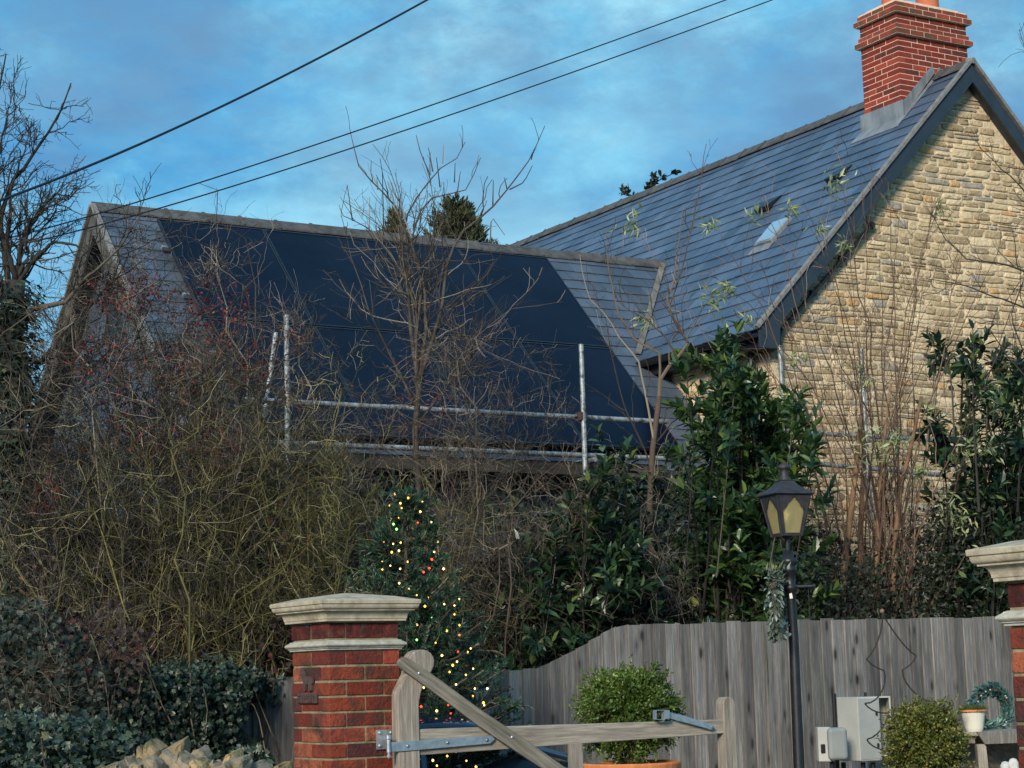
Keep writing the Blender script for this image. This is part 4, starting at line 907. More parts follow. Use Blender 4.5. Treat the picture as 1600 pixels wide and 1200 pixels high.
# ================================================================== bench, pots
BD = 14.2
def bp(x, y, d=BD): return at(x, y, d)
bn = empty('potting_bench', bp(1550, 1160)*np.array([1, 1, 0]), 'weathered wooden potting bench at the foot of the right gate pier', 'bench')
zt = bp(1545, 1143)[2]
xl, xr = bp(1512, 1143)[0], bp(1528, 1143)[0]; xe = xr+1.1
mb = MB(); prism(mb, [pp_(xr-.01, BD, zt), pp_(xe, BD-.1, zt+.01), pp_(xe, BD-.1, zt-.075), pp_(xr+.045, BD, zt-.09)], np.array([.0, .03, 0])); mb.build('front_board', m_fence, bn, bevel=.003)
mb = MB(); prism(mb, [pp_(xl-.02, BD+.03, zt-.0), pp_(xe, BD+.03-.1, zt+.0), pp_(xe, BD+.45, zt), pp_(xl-.02, BD+.45, zt)], -eZ*.03); mb.build('bench_top', m_oak, bn, bevel=.003)
mb = MB(); prism(mb, [pp_(xl-.04, BD+.06, zt-.032), pp_(xr-.01, BD+.06, zt-.032), pp_(xr-.01, BD+.06, zt-.085), pp_(xl-.04, BD+.06, zt-.085)], np.array([0, .03, 0])); mb.build('side_board', m_oakd, bn, bevel=.003)
for x, y in ((xr+.02, BD+.03), (xe-.1, BD-.04), (xr+.02, BD+.4), (xe-.1, BD+.4)):
    mb = MB(); prism(mb, [pp_(x-.03, y, zt-.09 if y < BD+.2 else zt-.03), pp_(x+.04, y, zt-.09 if y < BD+.2 else zt-.03), pp_(x+.09, y, 0), pp_(x+.02, y, 0)], np.array([0, .06, 0])); mb.build('leg', m_oak, bn, bevel=.003)
mb = MB(); boxes(mb, pp_((xr+xe)/2, BD+.25, .62), [[(xe-xr)/2-.05, .16, .015]], np.eye(3)); mb.build('shelf', m_oak, bn)
mb = MB(); boxes(mb, pp_((xr+xe)/2, BD+.43, .62), [[(xe-xr)/2, .01, .45]], np.eye(3)); mb.build('back_board', m_oakd, bn)
pc = bp(1522.5, 1143, BD+.1); ph = (1143-1111)/F_PX*14.6
wpot = empty('plant_pot', pc, 'cream flower pot with dark rim handle mark on the potting bench', 'plant pot')
mb = MB(); lathe(mb, pc, [(.058, 0), (.066, .02), (.088, ph-.014), (.098, ph-.012), (.100, ph), (.092, ph), (.085, ph-.02), (0, ph-.02)], 28); mb.build('pot_body', m_cream, wpot, smooth=False)
mb = MB(); tt = np.linspace(0, 2*np.pi, 17); tube1(mb, [pc+np.array([.078+.002*math.cos(t), -.03+.024*math.cos(t), ph*.55+.032*math.sin(t)]) for t in tt], .0035, 6); mb.build('ring_mark', m_dark, wpot)
mb = MB(); lathe(mb, pc, [(.101, ph-.012), (.104, ph-.01), (.104, ph+.002), (.09, ph+.003)], 28); mb.build('rim', m_terra, wpot)
so = empty('stone_ornament', bp(1578, 1215, 12.5)*np.array([1, 1, 0]), 'pair of pale stone heads of a garden ornament at the foot of the bench', 'garden ornament')
for X, Y, r in ((645, 1175, .030), (748, 1140, .032)):
    q = at(1490+X/8, 1050+Y/8, 12.5); mb = MB(); lathe(mb, q, [(0, r), (r*.6, r*.85), (r, r*.2), (r*1.02, -r*.4), (r*.95, -.2), (r*1.3, -.5), (r*1.5, -q[2]+.02)], 20); mb.build('head', m_stoneorn, so, smooth=True)

# ================================================================== car behind the gate
CY = R_(12); va, vb, _ = axes(CY)
CD = 12.35; c0 = at(655, 1130, CD)
zroof = at(700, 1122.5, CD)[2]
car = empty('parked_car', (c0[0]+.3, c0[1], 0), 'dark blue car parked behind the gate, only its roof and bonnet edge showing', 'car')
def Cc(u, v, z): return np.array([c0[0], c0[1], 0])+va*u+vb*v+eZ*z
zb2 = at(800, 1189, CD)[2]
def section(u, z1, hw, zlo=.25, crown=.06, n=13):
    t = np.linspace(0, np.pi, n); return [Cc(u, -math.cos(x)*hw*(1-.12*math.sin(x)**4), zlo+(z1-zlo)*(math.sin(x)**.38)) for x in t]
# upper shell: roof; lower: body with bonnet
def loft(mb, secs):
    V = np.array(secs); n, k = V.shape[:2]; idx = np.arange(n*k).reshape(n, k)
    mb.add(V, np.stack([idx[:-1, :-1], idx[:-1, 1:], idx[1:, 1:], idx[1:, :-1]], -1).reshape(-1, 4), idx[:1], idx[-1:, ::-1])
HWc = .62; VC = .66
def sec2(u, zt, hw, zl, pw=.3, n=15):
    t = np.linspace(0, np.pi, n); return [Cc(u, VC-math.cos(x)*hw, zl+(zt-zl)*(max(math.sin(x), 0)**pw)) for x in t]
body = MB(); loft(body, [sec2(-.78, .62, .55, .3), sec2(-.72, .88, .62, .22), sec2(-.4, .97, .64, .2), sec2(.3, .98, .65, .2), sec2(.75, zb2+.012, .64, .2), sec2(1.3, zb2-.05, .62, .2), sec2(1.75, .85, .58, .22), sec2(1.86, .6, .5, .3)])
body.build('body', m_carp, car, smooth=True)
rf = MB(); 
zr = zroof
rsec = [(-.55, zr-.16, .44), (-.38, zr-.04, .47), (-.15, zr-.006, .48), (.15, zr, .48), (.36, zr-.012, .47), (.62, zr-.07, .45)]
V = []
for u, z, hw in rsec:
    V.append([Cc(u, VC+hw*math.sin(x), z-.10*(1-math.cos(x))*1.0) for x in np.linspace(-1.35, 1.35, 13)])
loft(rf, V); ob = rf.build('roof', m_carp, car, smooth=True); sol = ob.modifiers.new('thick', 'SOLIDIFY'); sol.thickness = .03
for s in (-1, 1):
    for (u0_, z0_), (u1_, z1_) in (((.62, zr-.16), (.98, zb2-.0)), ((-.5, zr-.22), (-.62, .95)), ((.05, zr-.1), (.05, .96))): pil = MB(); tube1(pil, [Cc(u0_, VC+s*.43, z0_), Cc(u1_, VC+s*.56, z1_)], .022, 8); pil.build('window_pillar', m_carp, car)

ws_ = MB(); prism(ws_, [Cc(.60, VC-.42, zr-.12), Cc(.60, VC+.42, zr-.12), Cc(1.0, VC+.54, zb2-.0), Cc(1.0, VC-.54, zb2-.0)], va*.006); ws_.build('windscreen', m_carg, car)
for s in (-1, 1):
    for u in (-.35, 1.35):
        w = MB(); tube1(w, [Cc(u, VC+s*.48, .29), Cc(u, VC+s*.645, .29)], .29, 24); wh = w.build('wheel', m_tyre, car); 
        r_ = MB(); tube1(r_, [Cc(u, VC+s*.6, .29), Cc(u, VC+s*.652, .29)], .18, 20); r_.build('rim', m_galv, wh)
for s in (-1, 1): hl = MB(); lathe(hl, Cc(1.78, VC+s*.38, .68), [(.09, -.03), (.085, .02), (.05, .05), (0, .06)], 16, ax=np.array([vb, eZ, va])); hl.build('headlight', m_carg, car, smooth=True)

# ================================================================== planting toolkit
def nrm_(v): return v/(np.linalg.norm(v, axis=-1, keepdims=True)+1e-9)
def bez(A, B, C_, K, rng, wob=.03):
    t = np.linspace(0, 1, K)[None, :, None]
    P = (1-t)**2*A[:, None]+2*t*(1-t)*B[:, None]+t*t*C_[:, None]
    L = np.linalg.norm(C_-A, axis=1)[:, None, None]
    nz = np.cumsum(rng.normal(0, 1, P.shape), axis=1); nz -= nz[:, :1]
    return P + nz*wob*L/K**.5
def interp(P, i, t):
    K = P.shape[1]; x = t*(K-1); k = np.minimum(x.astype(int), K-2); f = (x-k)[:, None]
    return P[i, k]*(1-f)+P[i, k+1]*f, nrm_(P[i, k+1]-P[i, k])
def kids(P, R, rng, n, t0=.25, t1=.98, L=(.2, .5), spread=.9, up=.2, K=5, r=(.5, .3), rmin=.0016, wob=.08, curl=.3, taper=True):
    N = len(P); tot = int(n*N); i = rng.integers(0, N, tot); t = rng.uniform(t0, t1, tot)
    S0, T = interp(P, i, t)
    d = nrm_(T*.75 + rng.normal(0, 1, (tot, 3))*spread*.6 + np.array([0, 0, up]))
    ln = rng.uniform(L[0], L[1], tot)*(1.25-.6*t if taper else 1)
    c = rng.normal(0, 1, (tot, 3))*curl; c[:, 2] += up*.5
    C_ = S0+nrm_(d+c*.7)*ln[:, None]; B = S0+d*ln[:, None]*.5
    Q = bez(S0, B, C_, K, rng, wob)
    Rk = interp(R[..., None], i, t)[0][:, 0] if False else np.take_along_axis(R[i], np.minimum((t*(R.shape[1]-1)).astype(int), R.shape[1]-1)[:, None], 1)[:, 0]
    r0 = np.maximum(Rk*r[0]*rng.uniform(.7, 1.1, tot), rmin); r1 = np.maximum(r0*r[1], rmin*.8)
    return Q, r0[:, None]+(r1-r0)[:, None]*np.linspace(0, 1, K)[None]
def limbs(defs, K=9):
    """surveyed limbs: list of (points [(x,y,Y)..], r0, r1) -> arrays with K points"""
    P = []; R = []
    for pts, r0, r1 in defs:
        W_ = np.array([at(*p) for p in pts]); s = np.r_[0, np.cumsum(np.linalg.norm(np.diff(W_, axis=0), axis=1))]; s /= s[-1]
        tt = np.linspace(0, 1, K)
        P.append(np.stack([np.interp(tt, s, W_[:, k]) for k in range(3)], 1)); R.append(r0+(r1-r0)*tt**.8)
    return np.array(P), np.array(R)
LEAF = {
 'oval': (np.array([[0, 0, 0], [.3, .5, .06], [.3, -.5, .06], [.68, .42, .03], [.68, -.42, .03], [1, 0, -.10], [.35, 0, -.03], [.7, 0, -.05]]), [[0, 6, 1, 1], [0, 2, 6, 6], [6, 7, 3, 1], [6, 2, 4, 7], [7, 5, 3, 3], [7, 4, 5, 5]]),
 'lance': (np.array([[0, 0, 0], [.4, .5, .04], [.4, -.5, .04], [1, 0, -.18], [.45, 0, -.04]]), [[0, 4, 1, 1], [0, 2, 4, 4], [4, 3, 1, 1], [4, 2, 3, 3]]),
 'ivy': (np.array([[0, 0, 0], [.12, .42, .0], [.42, .30, .02], [.55, .55, .0], [.62, .2, .02], [1, 0, -.04], [.62, -.2, .02], [.55, -.55, 0], [.42, -.30, .02], [.12, -.42, 0], [.4, 0, -.02]]), [[10, 1, 0, 0], [10, 2, 1, 1], [10, 4, 3, 2], [10, 5, 4, 4], [10, 6, 5, 5], [10, 8, 7, 6], [10, 9, 8, 8], [10, 0, 9, 9]]),
 'needle': (np.array([[0, 0, 0], [.5, .5, 0], [1, 0, 0], [.5, -.5, 0]]), [[0, 3, 2, 1]]),
 'small': (np.array([[0, 0, 0], [.5, .5, .05], [1, 0, -.05], [.5, -.5, .05]]), [[0, 3, 2, 2], [0, 2, 1, 1]]),
}
def leaves(mb, kind, pos, d, up, L, Wd):
    T, Fc = LEAF[kind]; n = len(pos)
    d = nrm_(d); s = nrm_(np.cross(up, d)); u = np.cross(d, s)
    L = np.broadcast_to(L, n)[:, None, None]; Wd = np.broadcast_to(Wd, n)[:, None, None]
    V = pos[:, None]+T[None, :, :1]*L*d[:, None]+T[None, :, 1:2]*Wd*s[:, None]+T[None, :, 2:3]*L*u[:, None]
    o = (np.arange(n)*len(T))[:, None]
    tri = [f[:3] for f in Fc if f[3] == f[2]]; qd = [f for f in Fc if f[3] != f[2]]
    fs = []
    if qd: fs.append((np.array(qd)[None]+o[..., None]).reshape(-1, 4))
    if tri: fs.append((np.array(tri)[None]+o[..., None]).reshape(-1, 3))
    mb.add(V.reshape(-1, 3), *fs)
def rnd_dir(rng, n, up=0., bias=None):
    d = rng.normal(0, 1, (n, 3)); d[:, 2] += up
    if bias is not None: d = d+bias
    return nrm_(d)
def ground_pts(rng, n, x0, x1, Y0, Y1, z=0., follow=None):
    u = (rng.uniform(x0, x1, n)-800)/F_PX; Y = rng.uniform(Y0, Y1, n)
    if follow is not None: Y = Y+(FY0/(1-ft*u))-FY0
    return np.stack([u*Y, Y, np.broadcast_to(z, n)], 1)
def zpx(x, y, Y):   # height of a photo row at distance Y
    r = FW[None]+CR[None]*((x-800)/F_PX)[:, None]-CU[None]*((y-600)/F_PX)[:, None]
    return EYE+r[:, 2]*Y/r[:, 1]
def thicket(rng, n, xr, Yr, top, hfac=(.55, 1.0), lean=.5, K=10, r0=.008, z0=.3, follow=True, wob=.03, bias=0, arch=.25):
    B0 = ground_pts(rng, n, xr[0], xr[1], Yr[0], Yr[1], 0, FY0 if follow else None)
    L = rng.normal(0, lean, (n, 3)); L[:, 2] = 0; L[:, 0] += bias; T = B0+L
    T[:, 1] = np.maximum(T[:, 1], (FY0+ft*T[:, 0]+.35) if follow else T[:, 1])
    xp = 800+F_PX*T[:, 0]/T[:, 1]; yt = np.interp(xp, [p[0] for p in top], [p[1] for p in top])
    zt = zpx(xp, yt, T[:, 1]); T[:, 2] = z0+(zt-z0)*rng.uniform(*hfac, n)
    M_ = B0*.7+T*.3; M_[:, 2] = z0+(T[:, 2]-z0)*rng.uniform(.75, 1+arch, n)
    B0[:, 2] = z0-.3
    P = bez(B0, M_, T, K, rng, wob); h = (T[:, 2]-z0)[:, None]
    R = r0*rng.uniform(.6, 1.3, n)[:, None]*(1-.75*np.linspace(0, 1, K)[None])*np.clip(h/2.5, .5, 1.6)
    return P, R
def plant(name, loc, label, cat='shrub', group=None): return empty(name, (loc[0], loc[1], 0), label, cat, group)
def on_twigs(P, rng, n, t0=.2, t1=1.):
    i = rng.integers(0, len(P), n); t = rng.uniform(t0, t1, n); return interp(P, i, t)

# ------------------------------------------------------------------ evergreen laurels
def laurel(name, label, rng, xr, Yr, top, n, m, leafL=(.085, .155), nl=16, z0=.6, lean=.35, hfac=(.35, 1.0), bias=0, wr=.40, group=None, extra=None, tk=2.2):
    u = (np.mean(xr)-800)/F_PX; Y = np.mean(Yr)+FY0/(1-ft*u)-FY0
    root = plant(name, (u*Y, Y, 0), label, 'laurel bush' if 'laurel' in name else 'shrub', group)
    P, R = thicket(rng, n, xr, Yr, top, hfac, lean, 8, .012, z0, True, .02, bias)
    if extra is not None: P2, R2 = limbs(extra, 8); P = np.concatenate([P, P2]); R = np.concatenate([R, R2])
    Q, RQ = kids(P, R, rng, tk*1.9, .25, .97, (.22, .5), 1.0, .3, 6, (.6, .4))
    A = np.concatenate([P[:, -6:], Q]); 
    mb = MB(); tubes(mb, P, R, 4); tubes(mb, Q, RQ, 3); mb.build('stems', m_tw_dark, root)
    # leaves spiral along the shoots
    N = len(A); t = np.tile(np.linspace(.25, 1, nl), N); i = np.repeat(np.arange(N), nl)
    S0, T = interp(A, i, np.minimum(t, .999)); ph = np.tile(np.arange(nl)*2.4, N)+np.repeat(rng.uniform(0, 6, N), nl)
    a = nrm_(np.cross(T, np.array([.3, .2, 1.]))); b = np.cross(T, a)
    rad = a*np.cos(ph)[:, None]+b*np.sin(ph)[:, None]
    d = nrm_(rad*(1.05-.55*(t[:, None]**3))+T*(.45+.7*t[:, None]**2)+rng.normal(0, .22, rad.shape)+np.array([0, 0, -.1]))
    l = rng.uniform(*leafL, len(t)); mb = MB(); leaves(mb, 'oval', S0, d, T+rng.normal(0, .25, T.shape)+np.array([0, 0, .4]), l, l*wr*rng.uniform(.85, 1.15, len(t)))
    mb.build('foliage', m, root); return root
rg_ = lambda s: np.random.default_rng(s)
laurel('cherry_laurel', 'tall glossy cherry laurel in front of the house corner, left of the lamp post', rg_(1), (1075, 1235), (16.4, 17.6),
       [(1000, 760), (1040, 690), (1060, 640), (1075, 575), (1110, 560), (1150, 545), (1185, 590), (1215, 640), (1260, 650), (1300, 720), (1340, 800)], 165, m_laurel, nl=17, lean=.22, hfac=(.2, 1.0),
       extra=[([(1120, 900, 16.6), (1140, 700, 16.6), (1148, 600, 16.6), (1146, 545, 16.6)], .006, .004), ([(1200, 900, 16.6), (1235, 700, 16.6), (1240, 615, 16.6)], .006, .004), ([(1070, 900, 16.6), (1085, 700, 16.6), (1072, 575, 16.6)], .006, .004), ([(1240, 900, 16.6), (1270, 720, 16.6), (1276, 640, 16.6)], .006, .004)])
laurel('cherry_laurel', 'low cherry laurel over the sloping step of the fence, right of the lit christmas tree', rg_(2), (800, 1010), (15.7, 16.6),
       [(740, 930), (790, 890), (840, 830), (880, 760), (930, 700), (990, 720), (1040, 720), (1060, 800)], 74, m_laurel2, nl=15, lean=.25, hfac=(.25, .95), z0=.7)
laurel('cherry_laurel', 'dark cherry laurel at the right edge above the fence', rg_(3), (1490, 1625), (15.9, 17.0),
       [(1440, 720), (1470, 640), (1490, 590), (1520, 540), (1545, 560), (1580, 560), (1620, 560)], 120, m_laurel2, nl=15, lean=.25, hfac=(.32, 1.0),
       extra=[([(1530, 800, 17.4), (1520, 640, 17.4), (1522, 560, 17.4), (1520, 515, 17.4)], .012, .004), ([(1590, 800, 17.4), (1600, 600, 17.4), (1592, 570, 17.4)], .012, .004)])
# understorey that fills the hedge line
def understorey(name, label, rng, xr, top, n, m, L=(.035, .07), kind='oval', wr=.5, Yr=(15.9, 17.2), bottom=.6, mats2=m_tw_dark, tw=3, cat='shrub', nst=60):
    u = (np.mean(xr)-800)/F_PX; Y = np.mean(Yr)+FY0/(1-ft*u)-FY0
    root = plant(name, (u*Y, Y, 0), label, cat)
    P, R = thicket(rng, nst, xr, Yr, top, (.4, 1.0), .2, 7, .009, bottom, True, .04)
    Q, RQ = kids(P, R, rng, tw, .2, 1, (.2, .5), 1.1, .2, 5); mb = MB(); tubes(mb, P, R, 3); tubes(mb, Q, RQ, 3); mb.build('twigs', mats2, root)
    B0 = ground_pts(rng, n, xr[0], xr[1], Yr[0], Yr[1], 0, True)
    xp = 800+F_PX*B0[:, 0]/B0[:, 1]; yt = np.interp(xp, [p[0] for p in top], [p[1] for p in top]); zt = zpx(xp, yt, B0[:, 1])
    f = rng.random(n)**.8; B0[:, 2] = bottom+(zt-bottom)*f
    # clump by jittering towards attractors
    ca = B0[rng.integers(0, n, n//60)]; k = rng.integers(0, len(ca), n); mix_ = rng.uniform(.3, .8, (n, 1)); B0 = np.where(rng.random((n, 1)) < .6, ca[k]+rng.normal(0, .13, (n, 3)), B0)
    B0[:, 1] = np.maximum(B0[:, 1], FY0+ft*B0[:, 0]+.12)
    l = rng.uniform(*L, n); d = rnd_dir(rng, n, .2, np.array([0, -.4, 0])); mb = MB(); leaves(mb, kind, B0, d, rnd_dir(rng, n, 1.2, np.array([0, -.8, 0])), l, l*wr); mb.build('foliage', m, root); return root
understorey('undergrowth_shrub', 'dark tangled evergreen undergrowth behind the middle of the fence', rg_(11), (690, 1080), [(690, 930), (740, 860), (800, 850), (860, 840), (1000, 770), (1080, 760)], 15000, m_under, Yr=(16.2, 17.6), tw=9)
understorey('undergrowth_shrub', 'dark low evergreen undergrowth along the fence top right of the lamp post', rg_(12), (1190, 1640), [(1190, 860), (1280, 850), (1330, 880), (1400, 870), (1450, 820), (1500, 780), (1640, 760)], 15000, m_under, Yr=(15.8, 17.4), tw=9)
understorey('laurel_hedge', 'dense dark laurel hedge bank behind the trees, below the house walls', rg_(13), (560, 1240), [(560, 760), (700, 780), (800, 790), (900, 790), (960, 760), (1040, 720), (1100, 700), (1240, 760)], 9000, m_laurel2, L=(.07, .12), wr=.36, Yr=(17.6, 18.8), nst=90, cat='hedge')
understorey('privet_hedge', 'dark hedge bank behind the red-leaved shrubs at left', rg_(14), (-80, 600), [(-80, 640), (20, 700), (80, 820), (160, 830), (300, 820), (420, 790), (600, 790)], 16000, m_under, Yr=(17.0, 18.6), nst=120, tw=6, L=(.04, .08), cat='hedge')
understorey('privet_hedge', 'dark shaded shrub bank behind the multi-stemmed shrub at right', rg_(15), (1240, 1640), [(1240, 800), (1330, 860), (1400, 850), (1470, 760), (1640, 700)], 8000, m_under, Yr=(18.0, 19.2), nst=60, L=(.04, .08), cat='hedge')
# narrow dark-red climbing cover over the fence at left
def curtain(name, label, rng, poly, Yf, n, m, L, kind='ivy', wr=1.0, cat='climber', thick=.18, stems=None, facing=-.9):
    """leaf cover filling surveyed outline poly (x,y) at distance Yf(x)"""
    P = np.array(poly, float); x0, x1 = P[:, 0].min(), P[:, 0].max(); y0, y1 = P[:, 1].min(), P[:, 1].max()
    X = rng.uniform(x0, x1, n*3); Yp = rng.uniform(y0, y1, n*3); ins = np.zeros(len(X), bool); j = len(P)-1
    for i in range(len(P)):
        c = ((P[i, 1] > Yp) != (P[j, 1] > Yp)) & (X < (P[j, 0]-P[i, 0])*(Yp-P[i, 1])/(P[j, 1]-P[i, 1]+1e-9)+P[i, 0]); ins ^= c; j = i
    X, Yp = X[ins][:n], Yp[ins][:n]; n = len(X)
    k = rng.integers(0, n, n//25+1); q = rng.integers(0, len(k), n); w = rng.random(n) < .55
    X = np.where(w, X[k][q]+rng.normal(0, 9, n), X); Yp = np.where(w, Yp[k][q]+rng.normal(0, 9, n), Yp)
    D = Yf(X)-np.abs(rng.normal(0, thick, n)); r = FW[None]+CR[None]*((X-800)/F_PX)[:, None]-CU[None]*((Yp-600)/F_PX)[:, None]
    pos = CAM+r*(D/r[:, 1])[:, None]
    root = plant(name, (pos[:, 0].mean(), pos[:, 1].mean()), label, cat)
    l = rng.uniform(*L, n); d = rnd_dir(rng, n, -.7, np.array([0, -.5, 0])); mb = MB(); leaves(mb, kind, pos, d, rnd_dir(rng, n, .5, np.array([0, facing*2.2, 0])), l, l*wr); mb.build('foliage', m, root)
    ns = stems or 30; i = rng.integers(0, n, ns); A = pos[i].copy(); A[:, 2] = np.maximum(A[:, 2]-rng.uniform(.3, .9, ns), .05); A[:, 0] += rng.normal(0, .15, ns)
    Q = bez(A, (A+pos[i])/2+rng.normal(0, .05, (ns, 3)), pos[i], 7, rng, .04); mb = MB(); tubes(mb, Q, np.full((ns, 7), .004), 3); mb.build('stems', m_tw_brown, root)
    return root
fY = lambda X: FY0/(1-ft*(X-800)/F_PX)-.05
curtain('ivy', 'ivy spilling over the fence just left of the brick pier', rg_(21), [(285, 1050), (330, 1040), (400, 1050), (392, 1075), (372, 1120), (368, 1165), (360, 1200), (345, 1215), (330, 1215), (325, 1130), (305, 1085)], fY, 4600, m_ivy, (.026, .05))
curtain('ivy', 'fine-leaved ivy clump covering the fence, further left of the brick pier', rg_(22), [(185, 1060), (240, 1040), (300, 1045), (320, 1080), (325, 1150), (320, 1215), (190, 1215), (175, 1120)], lambda X: fY(X)-.1, 11000, m_ivy, (.022, .045))
curtain('ivy', 'sparse ivy sprays trailing across the grey fence boards beside the pier', rg_(23), [(395, 1055), (452, 1058), (452, 1066), (425, 1072), (450, 1090), (448, 1096), (410, 1098), (392, 1110)], fY, 90, m_ivy, (.035, .06), thick=.03, stems=8)
curtain('ivy_hedge', 'pale-veined ivy hedge in the bottom left corner', rg_(24), [(-30, 1125), (40, 1118), (80, 1130), (130, 1125), (190, 1140), (230, 1160), (260, 1180), (260, 1230), (-30, 1230)], lambda X: 11.6+0*X, 11000, m_ivy, (.028, .056), cat='hedge', thick=.25)
curtain('ivy', 'dark ivy leaves rambling at the left edge above the corner hedge', rg_(25), [(-30, 930), (60, 940), (150, 1010), (180, 1080), (180, 1140), (-30, 1140)], lambda X: 13.6+0*X, 7000, m_under, (.028, .05), thick=.5)
curtain('virginia_creeper', 'dark red and purple creeper over the fence top beside the pier', rg_(26), [(230, 985), (330, 960), (450, 950), (470, 1000), (470, 1055), (330, 1062), (240, 1075), (200, 1040)], lambda X: fY(X)+1.45, 7000, m_creeper, (.03, .055), thick=.3)
curtain('virginia_creeper', 'reddish creeper leaves scattered in the dark left of the fence', rg_(27), [(110, 960), (200, 940), (230, 1000), (220, 1090), (130, 1120), (80, 1040)], lambda X: 13.2+0*X, 600, m_creeper, (.028, .05), thick=.3)
curtain('ivy', 'small ivy tuft behind the coping stones near the pier', rg_(28), [(372, 1170), (400, 1160), (425, 1185), (425, 1200), (375, 1200)], lambda X: 10.9+0*X, 130, m_ivy, (.04, .06), thick=.05, stems=5)

# ------------------------------------------------------------------ the tangled shrubs at left
def tangle(name, label, rng, xr, Yr, top, n, m, K1=(3, (.35, .9)), K2=(2.5, (.12, .4)), leaf=None, r0=.008, lean=.6, hf=(.5, 1.0), bias=0, z0=.3, up=.15, cat='shrub', follow=True, spread=1.1, t0=.25, group=None, arch=.25, K3=None):
    u = (np.mean(xr)-800)/F_PX; Y = np.mean(Yr)+(FY0/(1-ft*u)-FY0 if follow else 0)
    root = plant(name, (u*Y, Y, 0), label, cat, group)
    P, R = thicket(rng, n, xr, Yr, top, hf, lean, 12, r0*.8, z0, follow, .075, bias, arch)
    K1 = (K1[0]*2.3, K1[1]); K2 = (K2[0]*1.7, K2[1]); K3 = K3 or (1.2, (.06, .2))
    Q, RQ = kids(P, R, rng, K1[0], t0, 1, K1[1], spread*1.15, up, 8, (.6, .4), .002, .14, .5)
    T, RT_ = kids(Q, RQ, rng, K2[0], .1, 1, K2[1], spread*1.3, up*.5, 6, (.65, .5), .0017, .12, .5)
    mb = MB(); tubes(mb, P, R, 5); mb.build('stems', m, root)
    mb = MB(); tubes(mb, Q, RQ, 3); tubes(mb, T, RT_, 3, False)
    if K3: U, RU = kids(T, RT_, rng, K3[0], .1, 1, K3[1], spread, up, 4, (.8, .6), .0015); tubes(mb, U, RU, 3, False)
    mb.build('twigs', m, root)
    if leaf:
        ml, nl, L, kind, wr, cond = leaf
        S0, Tn = on_twigs(T, rng, nl*4, .3); xp = 800+F_PX*S0[:, 0]/S0[:, 1]; yp = (EYE-S0[:, 2])/S0[:, 1]*F_PX+1057-.0271*(xp-800)
        ok = np.array([cond(a, b) for a, b in zip(xp, yp)])*1.0 > rng.random(len(xp)); S0, Tn = S0[ok][:nl], Tn[ok][:nl]
        k = len(S0); l = rng.uniform(*L, k); mb = MB(); leaves(mb, kind, S0, nrm_(Tn+rng.normal(0, .7, (k, 3))), rnd_dir(rng, k, 1), l, l*wr); mb.build('foliage', ml, root)
    return root
def blob(*cs):
    def f(x, y): return max(max(0, 1-((x-a)/rx)**2-((y-b)/ry)**2)**.7*s for a, b, rx, ry, s in cs)
    return f
tangle('barberry_bush', 'big thorny shrub with sparse dark red leaves in front of the left gable end', rg_(31), (60, 440), (16.0, 17.2),
       [(20, 580), (90, 500), (150, 480), (230, 462), (300, 458), (380, 465), (450, 490), (520, 550)], 140, m_tw_grey, (4.4, (.25, .65)), (4.0, (.12, .4)),
       (m_redleaf, 15000, (.02, .038), 'small', .6, blob((190, 455, 90, 45, .8), (330, 480, 80, 60, .8), (440, 560, 60, 60, .5), (200, 620, 60, 60, .4), (150, 560, 70, 60, .6), (220, 690, 70, 50, .45), (330, 700, 60, 60, .35), (60, 780, 45, 35, .8), (460, 790, 60, 50, .6), (390, 560, 60, 60, .4), (260, 580, 80, 60, .4))), r0=.009, lean=.5, hf=(.6, 1.03))
tangle('mossy_shrub', 'dense twiggy shrub with yellow-green lichened branches at lower left', rg_(32), (60, 420), (15.45, 16.2),
       [(40, 700), (100, 620), (200, 600), (300, 620), (400, 600), (520, 640)], 46, m_tw_olive, (4.5, (.4, 1.0)), (3.6, (.12, .42)), None, r0=.011, lean=.7, hf=(.35, 1.0), bias=0)
tangle('twiggy_shrub', 'dark brown twig thicket hiding the foot of the left gable beside the ivy-clad tree', rg_(38), (-40, 260), (16.2, 17.4),
       [(-40, 560), (40, 540), (90, 540), (160, 570), (260, 620)], 45, m_tw_dark, (4.5, (.4, 1.0)), (4.2, (.12, .4)), (m_redleaf, 1500, (.02, .04), 'small', .5, blob((150, 560, 90, 70, .7), (80, 700, 60, 60, .5))), r0=.008, lean=.55, hf=(.5, 1.0))
tangle('mossy_shrub', 'arching lichened twigs between the brick pier and the scaffold standard', rg_(33), (400, 640), (15.6, 16.8),
       [(380, 600), (450, 560), (520, 560), (600, 590), (660, 640), (720, 670)], 50, m_tw_olive, (4.2, (.35, .9)), (3.8, (.12, .38)), (m_redleaf, 1600, (.02, .04), 'small', .5, blob((465, 630, 50, 50, .6), (440, 860, 50, 60, .8), (660, 640, 50, 45, .9), (560, 620, 40, 30, .5))), r0=.007, lean=.5, hf=(.45, 1.0))
tangle('twiggy_shrub', 'grey bare twigs spreading in front of the dark solar panels', rg_(34), (520, 820), (16.6, 17.8),
       [(480, 510), (560, 475), (700, 475), (800, 500), (880, 530), (950, 600)], 52, m_tw_grey, (4.5, (.35, .9)), (4.5, (.12, .4)), (m_redleaf, 2200, (.02, .04), 'small', .5, blob((650, 640, 60, 50, 1), (640, 560, 30, 30, .5))), r0=.007, lean=.5, hf=(.4, 1.0))
tangle('twiggy_shrub', 'brown bare shrub with upright stems just right of the lit christmas tree', rg_(35), (690, 860), (15.8, 16.9),
       [(660, 800), (720, 720), (780, 660), (850, 670), (930, 690), (980, 760)], 26, m_tw_brown, (2.6, (.3, .8)), (2.4, (.12, .35)), None, r0=.009, lean=.42, hf=(.5, 1.0))
